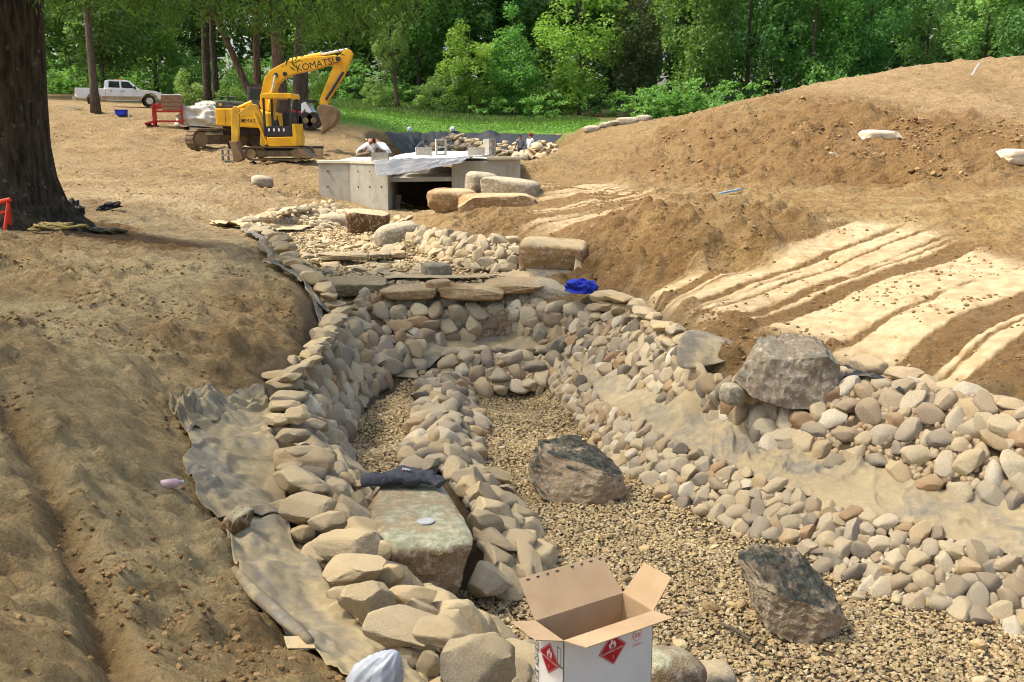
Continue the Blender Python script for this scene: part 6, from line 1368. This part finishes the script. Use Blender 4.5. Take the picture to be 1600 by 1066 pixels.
# skid steer behind the bucket
Ys = 52; sk = thing('skid_steer', 'red and white skid steer loader parked behind the excavator bucket', 'loader', hit(480, 203)); Ys = sk.location.y; print('SK', Ys); s3 = Ys / F * .985; M_red = plain('machine_red', srgb(178, 40, 30), srgb(150, 30, 24), .5, 3, .05); M_wht = plain('white_paint', srgb(226, 226, 222), srgb(206, 204, 198), .4, 2, .03)
def g3(zx, zy): return ((zx * .1877 + 320 - 480) * s3, (203.5 - (zy * .1877 + 60)) * s3)
MB().prism([g3(750, 610), g3(750, 725), g3(830, 735), g3(835, 620)], -.8, .8).build('engine_door', M_red, sk, bevel=.03)
MB().prism([g3(832, 730), g3(838, 560), g3(870, 545), g3(895, 600), g3(930, 640), g3(935, 720)], -.8, .8).build('body', M_wht, sk, bevel=.03)
cb = MB().prism([g3(755, 610), g3(765, 540), g3(790, 525), g3(930, 530), g3(925, 545), g3(850, 550), g3(840, 612)], -.6, .6).build('cab', M_blkp, sk); MB().prism([g3(772, 600), g3(778, 555), g3(835, 560), g3(830, 604)], -.612, -.604).build('window', M_glass, cb)
MB().prism([g3(845, 640), g3(850, 560), g3(880, 550), g3(940, 650), g3(945, 700), g3(915, 690), g3(870, 600)], -.95, -.82).build('lift_arm', M_wht, sk)
word(sk, 'bobcat', .16, (g3(795, 0)[0], -.81, g3(0, 675)[1]), R(-3), M_wht)
for zx in (862, 925, 770):
    w_ = bpy.data.objects.new('wheel', None); link(w_, sk); w_.location = (g3(zx + 15, 0)[0], -.85, .42)
    MB().cyl((0, -.14, 0), (0, .14, 0), .4, 24).build('tyre', M_rub, w_, bevel=.04); MB().cyl((0, -.15, 0), (0, -.13, 0), .14, 16).build('rim', M_bkt, w_)
# pickup
tk = thing('pickup_truck', 'white crew cab pickup with muddy sides parked by the wood', 'pickup', gp(187, 171, 68), R(24)); tk.scale = (.87,) * 3; print('TK', tk.location)
M_trw = plain('truck_white', srgb(232, 234, 234), srgb(216, 218, 218), .3, 1.5, 0, .5); M_mud = plain('mud_splash', srgb(176, 158, 124), srgb(150, 132, 100), .9, 4, .2)
body = MB().prism([(-3.0, .62), (-3.02, 1.32), (-1.05, 1.30), (-1.02, 1.28), (1.55, 1.24), (2.6, 1.14), (2.98, 1.0), (3.02, .62), (2.75, .5), (2.62, .82), (2.3, 1.0), (1.9, .95), (1.66, .72), (1.55, .48), (-1.2, .48), (-1.32, .8), (-1.65, 1.0), (-2.0, .95), (-2.24, .72), (-2.3, .58)], -.98, .98).build('body', M_trw, tk, bevel=.03)
for y in (-.995, .985): MB().prism([(-1.2, .5), (1.55, .5), (1.6, .74), (-1.25, .74)], y, y + .012).build('mud_stain', M_mud, body)
MB().box((-2.02, 0, 1.325), (1.8, 1.7, .03)).build('cargo_bed', M_blkp, body)
cab = MB(); lo_ = [(-.98, 1.27), (1.5, 1.23), (.82, 1.86), (.6, 1.93), (-.75, 1.93), (-.92, 1.86)]
v = [(x, y * (.95 if z < 1.5 else .80), z) for y in (-1, 1) for x, z in lo_]; cab.add(v, [tuple(range(6)), tuple(range(11, 5, -1))] + [((i + 1) % 6, i, 6 + i, 6 + (i + 1) % 6) for i in range(6)])
cabo = cab.build('cab', M_trw, tk, bevel=.03)
def sidewin(pts):
    for sg in (-1, 1):
        q = [(x, sg * (.962 - (z - 1.27) * .25), z) for x, z in pts]; MB().add(q + [(a, b - sg * .02, c) for a, b, c in q], [(0, 1, 2, 3), (7, 6, 5, 4), (0, 4, 5, 1), (1, 5, 6, 2), (2, 6, 7, 3), (3, 7, 4, 0)]).build('window', M_glass, cabo)
sidewin([(-.72, 1.38), (.06, 1.36), (.06, 1.82), (-.66, 1.83)]); sidewin([(.2, 1.36), (1.1, 1.34), (.72, 1.8), (.2, 1.82)])
MB().add([(-1.0, -.7, 1.4), (-1.0, .7, 1.4), (-.945, .64, 1.82), (-.945, -.64, 1.82), (-.99, -.7, 1.4), (-.99, .7, 1.4), (-.93, .64, 1.82), (-.93, -.64, 1.82)], [(3, 2, 1, 0), (4, 5, 6, 7), (0, 1, 5, 4), (1, 2, 6, 5), (2, 3, 7, 6), (3, 0, 4, 7)]).build('rear_window', M_glass, cabo)
for sg in (-1, 1):
    MB().box((-3.03, sg * .86, 1.08), (.05, .16, .36)).build('tail_light', M_red, tk); MB().box((1.12, sg * 1.08, 1.36), (.12, .16, .24)).build('mirror', M_blkp, tk); MB().box((2.98, sg * .72, .98), (.08, .34, .2)).build('headlight', M_chr, tk)
    for x in (-.1, .75): MB().box((x - .45, sg * .99, 1.12), (.16, .03, .05)).build('door_handle', M_blkp, tk)
    for x in (-.95, .12): MB().box((x, sg * .987, .98), (.012, .012, .5)).build('door_seam', M_blkp, tk)
MB().box((-3.1, 0, .62), (.2, 1.9, .22)).build('rear_bumper', M_chr, tk, bevel=.02); MB().box((3.06, 0, .62), (.16, 1.92, .26)).build('front_bumper', M_chr, tk, bevel=.02)
MB().box((-3.025, 0, 1.05), (.02, 1.5, .46)).build('tailgate', M_trw, tk); MB().box((-3.04, 0, 1.1), (.012, .16, .07)).build('emblem', M_blkp, tk); MB().box((.1, 0, 1.96), (.5, .7, .07)).build('roof_light', plain('amber', srgb(196, 92, 60), srgb(180, 80, 50), .4), tk)
MB().box((.2, -.98, .42), (2.2, .12, .05)).build('side_step', M_chr, tk)
for x in (-1.78, 2.12):
    for sg in (-1, 1):
        w_ = bpy.data.objects.new('wheel', None); link(w_, tk); w_.location = (x, sg * .84, .42)
        MB().cyl((0, -.13, 0), (0, .13, 0), .42, 28).build('tyre', M_rub, w_, bevel=.03); MB().cyl((0, sg * .12, 0), (0, sg * .14, 0), .25, 20).build('rim', M_chr, w_)
# red frame with a wrapped pallet, tarps, bucket, stake
pr = hit(266, 199); Yr = pr.y; print('RK', Yr); rf = thing('steel_rack', 'red steel rack standing before the pickup with a wrapped bundle in it', 'rack', pr, R(12)); rf.scale = (Yr / 55 * .8,) * 3
for x, y in ((-.95, -.5), (.85, -.5), (-.95, .5), (.85, .5)): MB().box((x, y, .75), (.14, .14, 1.5 if x < 0 else 1.2)).build('post', M_red, rf)
for z in (.35, 1.0):
    for y in (-.5, .5): MB().box((-.05, y, z), (1.66, .1, .12)).build('rail', M_red, rf)
MB().box((-1.2, 0, .28), (.7, 1.2, .12), (0, -.3, 0)).build('foot_plate', M_red, rf); MB().prism([(-1.0, 1.3), (-.5, 1.55), (-.3, 1.5), (-.3, 1.2), (-.9, 1.1)], -.45, .45).build('hopper', M_red, rf)
wb = thing('wrapped_bundle', 'plastic wrapped bundle of brown blocks on the red rack', 'bundle', pr + Vector((.15, 0, 1.07 * Yr / 55 * .8)), R(12)); wb.scale = (Yr / 55 * .8,) * 3
for k in range(4): MB().box((0, 0, .12 + .24 * k), (1.25, .9, .225)).build('block_layer', plain('wrapped_brown', srgb(150, 116, 84), srgb(120, 90, 64), .5, 6, .2), wb, bevel=.01)
MB().box((0, 0, .99), (1.3, .95, .06)).build('wrap_top', M_white, wb, bevel=.02)
M_tarp = plain('pale_tarp', srgb(206, 198, 178), srgb(182, 172, 148), .7, 2.5, .5)
crumple('tarp_heap', 'pale tarpaulin over a heap left of the large excavator', 'tarp', hit(312, 203) + Vector((0, 0, .35)), (2.2, 1.6, 1.5), 44, M_tarp, amp=.45, sub=5)
crumple('covered_trailer', 'light grey cover over a low load behind the large excavator', 'tarp', gp(322, 170, 60) + Vector((0, 0, .45)), (1.6, 1.2, 1.1), 45, M_tarp, amp=.25, sub=5)
tag(MB().box(hit(318, 207) + Vector((0, 0, .12)), (1.2, .5, .08), (0, .05, .3)).build('plank', M_tarp), 'pale plank on the ground before the tarp heap', 'plank')
bk = thing('blue_crate', 'small blue tub on the ground right of the bare trunk', 'tub', hit(190, 181)); MB().prism([(-.2, 0), (.2, 0), (.24, .24), (-.24, .24)], -.2, .2).build('tub_body', M_blue, bk); MB().box((0, 0, .25), (.5, .44, .03)).build('rim', M_blue, bk)
tag(MB().box(hit(202, 190) + Vector((0, 0, .2)), (.06, .04, .6), (0, .04, 0)).build('survey_stake', M_tarp), 'pale survey stake right of the blue tub', 'stake')
p = hit(1141, 304); tag(MB().box(p + Vector((0, 0, .05)), (.5, .04, .03), (0, -.12, .5)).build('blue_stick', plain('blue_paint', srgb(120, 160, 186), srgb(150, 176, 190), .5)), 'pale blue stick lying on the soil above the scraped slope', 'stick')
p = hit(1524, 117); tag(MB().box(p + Vector((0, 0, .18)), (.05, .04, .45), (0, .5, 0)).build('survey_stake', M_wht), 'tiny white stake leaning on top of the high mound', 'stake')
p = hit(115, 170); tag(MB().box(p + Vector((0, 0, .05)), (.9, .2, .06), (0, .05, 0)).build('plank', M_tarp), 'pale plank lying on the mound left of the bare trunk', 'plank')

# ---- things at the foot of the oak
M_or = plain('safety_orange', srgb(232, 66, 34), srgb(210, 54, 30), .45, 4, 0)
sh = thing('sawhorse', 'bright orange sawhorse frame at the foot of the oak', 'sawhorse', onz(-5, 366, 1.72) + Vector((-.02, .0, 0)))
MB().tube([(-.3, 0, .3), (.22, .02, .42)], .03, 10).build('top_rail', M_or, sh); MB().tube([(-.3, 0, .18), (.2, .02, .28)], .018, 8).build('rail', M_or, sh)
for x, y in ((.2, -.08), (.2, .1), (-.28, -.08), (-.28, .1)): MB().tube([(x, 0, .38 if x > 0 else .3), (x - .05, y, .0)], .022, 8).build('leg', M_or, sh)
rb = thing('rebar_bundle', 'dark steel bars lying on the ground before the oak', 'steel bars', onz(30, 380, 1.68))
for k in range(9): MB().tube([(-.8, -.02 * k, .03 + .01 * (k % 3)), (.1, .02 * k - .1, .035), (.42 + .02 * (k % 4), .03 * k - .2, .02)], .009, 6).build('bar', M_blkp, rb)
sp = thing('strap_heap', 'tangled yellow straps heaped on the oak roots', 'straps', hit(78, 366) + Vector((0, 0, .02))); rs = random.Random(77); M_str = plain('yellow_strap', srgb(168, 150, 92), srgb(132, 116, 70), .9, 20, .4)
for k in range(7):
    a0 = rs.uniform(0, 6.28); P = [Vector((.3 * math.cos(a0 + t_ * .8) * rs.uniform(.4, 1.0) + (.25 if k > 4 else 0), .12 * math.sin(a0 + t_ * .8) * rs.uniform(.4, 1), .03 + rs.uniform(0, .1))) for t_ in range(7)]
    mb = MB().tube(resample(P, .05), .02, 6); mb.v = [(a, b, c * .8) for a, b, c in mb.v]; mb.build('strap', M_str, sp, True)
for i, (px, py, w, h, m, lb) in enumerate([(112, 338, .36, .34, M_black, 'black liner scrap leaning on the oak root'), (160, 353, .38, .1, M_geo, 'grey cloth scrap right of the black liner scrap'), (180, 352, .3, .07, M_geo, 'flat grey scrap on the dark mulch right of the oak'), (172, 328, .4, .16, M_black, 'dark crumpled sheet lying behind the oak roots'), (95, 352, .16, .1, M_white, 'small white cup shaped scrap on the yellow straps')]):
    p = onz(px, py, 1.72); p.z = H(p.x, p.y) + h * .25; crumple('liner_scrap', lb, 'scrap', p, (w, .3, h), 50 + i, m, (0, .2, i), .8)

# ---- people: one continuous body each, grown over a posed skeleton
M_skin = plain('skin', srgb(150, 104, 78), srgb(132, 90, 66), .6, 8, 0); M_hair = plain('dark_hair', srgb(30, 24, 20), srgb(40, 32, 26), .8, 20, .2)
def person(label, loc, rz, pose, shirt, pants, hat=None, sleeves=True):
    """pose gives joint positions in metres, x right, y forward, z up, from the ground point"""
    J = {k: Vector(v) for k, v in pose.items()}
    rad = dict(pel=.15, waist=.14, chest=.165, neck=.055, head=.095, crown=.09)
    for a in 'LR': rad.update({'sh' + a: .07, 'el' + a: .048, 'wr' + a: .034, 'ha' + a: .036, 'hip' + a: .095, 'kn' + a: .062, 'an' + a: .045, 'to' + a: .04})
    E_ = [('pel', 'waist'), ('waist', 'chest'), ('chest', 'neck'), ('neck', 'head'), ('head', 'crown')]
    for a in 'LR': E_ += [('chest', 'sh' + a), ('sh' + a, 'el' + a), ('el' + a, 'wr' + a), ('wr' + a, 'ha' + a), ('pel', 'hip' + a), ('hip' + a, 'kn' + a), ('kn' + a, 'an' + a), ('an' + a, 'to' + a)]
    J['crown'] = J['head'] + (J['head'] - J['neck']).normalized() * .1
    for a in 'LR': J['ha' + a] = J['wr' + a] + (J['wr' + a] - J['el' + a]).normalized() * .08
    names = list(J); idx = {k: i for i, k in enumerate(names)}; verts = [J[k] for k in names]; edges = [(idx[a], idx[b]) for a, b in E_]; rads = [rad[k] for k in names]
    for a in 'LR':                               # five fingers
        h_ = J['ha' + a]; d = (h_ - J['wr' + a]).normalized(); sd_ = d.cross(Vector((0, 1, 0))).normalized()
        for q in range(5):
            o_ = sd_ * (.018 * (q - 2)); l = (.05, .075, .08, .072, .055)[q]
            verts.append(h_ + o_ * 1.6 + d * (.03 if q else .0)); verts.append(h_ + o_ * 2 + d * (.03 + l)); rads += [.011, .009]; edges += [(idx['ha' + a], len(verts) - 2), (len(verts) - 2, len(verts) - 1)]
    me = bpy.data.meshes.new('person'); me.from_pydata([tuple(v_) for v_ in verts], edges, [])
    tmp = bpy.data.objects.new('person', me); C.objects.link(tmp)
    sk_ = tmp.modifiers.new('skin', 'SKIN'); sk_.use_smooth_shade = True
    for i, r in enumerate(rads): me.skin_vertices[0].data[i].radius = (r, r)
    me.skin_vertices[0].data[idx['pel']].use_root = True
    sb = tmp.modifiers.new('sub', 'SUBSURF'); sb.levels = 1
    dg = bpy.context.evaluated_depsgraph_get(); out = bpy.data.meshes.new_from_object(tmp.evaluated_get(dg)); bpy.data.objects.remove(tmp)
    out.materials.clear()
    for m_ in (M_skin, shirt, pants, M_hair, M_blkp): out.materials.append(m_)
    seg = []
    for a, b in E_:
        k = 1 if a in ('waist', 'chest') and b != 'neck' else 1 if (a, b) == ('pel', 'waist') else 0
        if a == 'pel' and b.startswith('hip') or a.startswith('hip') or a.startswith('kn'): k = 2
        if a.startswith('an'): k = 4
        if a.startswith('sh'): k = 1
        if (a, b) == ('head', 'crown'): k = 3
        seg.append((np.array(J[a]), np.array(J[b]), k))
    fc = np.array([tuple(p.center) for p in out.polygons]); best = np.full(len(fc), 9.0); mi = np.zeros(len(fc), int)
    for a, b, k in seg:
        ab = b - a; t_ = np.clip(((fc - a) @ ab) / (ab @ ab + 1e-9), 0, 1); d = np.linalg.norm(fc - a - t_[:, None] * ab, axis=1); w_ = d < best; best[w_] = d[w_]; mi[w_] = k
    out.polygons.foreach_set('material_index', mi); out.polygons.foreach_set('use_smooth', [True] * len(out.polygons))
    o = bpy.data.objects.new('person', out); link(o); o.location = loc; o.rotation_euler.z = rz; tag(o, label, 'person', 'workers at the pond')
    hd = J['head']; f_ = Vector((0, 1, 0)); up_ = (J['crown'] - J['neck']).normalized(); f_ = (f_ - up_ * f_.dot(up_)).normalized(); sd_ = f_.cross(up_)
    MB().box(hd + f_ * .1, (.025, .03, .04)).build('nose', M_skin, o)
    for sg in (-1, 1):
        MB().box(hd + f_ * .092 + sd_ * sg * .032 + up_ * .02, (.02, .012, .012)).build('eye', M_blkp, o); MB().box(hd + sd_ * sg * .095, (.02, .03, .05)).build('ear', M_skin, o)
    MB().box(hd + f_ * .09 - up_ * .045, (.045, .012, .012)).build('mouth', M_redc, o)
    if hat:
        h2 = MB().tube([J['crown'] - up_ * .05, J['crown'] + up_ * .03, J['crown'] + up_ * .08], [.108, .1, .05], 14).build('cap', hat, o); MB().box(J['crown'] - up_ * .03 + f_ * .12, (.16, .12, .015)).build('peak', hat, h2)
    return o
stand = dict(pel=(0, 0, .95), waist=(0, .0, 1.1), chest=(0, .02, 1.35), neck=(0, .03, 1.52), head=(0, .06, 1.63), shL=(-.2, .02, 1.42), elL=(-.27, .04, 1.15), wrL=(-.24, .2, .98), shR=(.2, .02, 1.42), elR=(.27, .04, 1.15), wrR=(.22, .22, 1.0), hipL=(-.1, 0, .9), knL=(-.11, .03, .5), anL=(-.11, 0, .08), toL=(-.12, .16, .04), hipR=(.1, 0, .9), knR=(.11, .05, .5), anR=(.12, 0, .08), toR=(.13, .16, .04))
bend = dict(stand); bend.update(waist=(0, .1, 1.07), chest=(0, .28, 1.24), neck=(0, .4, 1.34), head=(0, .49, 1.38), shL=(-.2, .3, 1.27), elL=(-.22, .38, 1.0), wrL=(-.18, .5, .8), shR=(.2, .3, 1.27), elR=(.22, .38, 1.0), wrR=(.16, .5, .8))
squat = dict(pel=(0, -.1, .42), waist=(0, .0, .55), chest=(0, .2, .72), neck=(0, .32, .82), head=(0, .41, .88), shL=(-.2, .22, .75), elL=(-.24, .42, .52), wrL=(-.16, .56, .34), shR=(.2, .22, .75), elR=(.24, .42, .52), wrR=(.16, .56, .34), hipL=(-.12, -.08, .4), knL=(-.2, .34, .5), anL=(-.18, .12, .08), toL=(-.2, .28, .04), hipR=(.12, -.08, .4), knR=(.2, .34, .5), anR=(.18, .12, .08), toR=(.2, .28, .04))
M_sg = plain('grey_shirt', srgb(150, 150, 146), srgb(128, 128, 124), .9); M_sw = plain('white_shirt', srgb(232, 232, 234), srgb(210, 210, 214), .9); M_je = plain('jeans', srgb(72, 88, 112), srgb(56, 70, 92), .9); M_tan = plain('tan_trousers', srgb(140, 124, 100), srgb(118, 104, 82), .9)
def foot(px, py, Y): p = atY(px, py, Y); p.z = H(p.x, p.y) - .02; return p
def headat(px, py, Y, h):                         # stand a figure so its head shows at that pixel
    p = atY(px, py, Y); p.z -= h; return p
person('worker in grey shirt and jeans bending beside the black pond liner', foot(652, 240, 60), R(-70), bend, M_sg, M_je, M_tan)
person('worker in light grey shirt by the stone wall, left of the pair', foot(813, 240, 60), R(30), stand, M_sg, M_je)
person('worker in white shirt and red cap, right of the pair', foot(828, 240, 59), R(-40), stand, M_sw, M_tan, M_redc)
zd = ztop - .08
for px, Y, rz, sh_, lb in [(563, 33.0, -80, M_sw, 'worker in white shirt crouching low on the left of the culvert deck'), (583, 33.4, 20, M_tan, 'dark haired worker crouching in the middle on the culvert deck'), (604, 33.2, 60, M_sw, 'worker in white shirt crouching on the right, near the white sheet')]:
    p = atY(px, 245, Y); p.z = zd - .42; person(lb, p, R(rz), squat, sh_, M_tan)
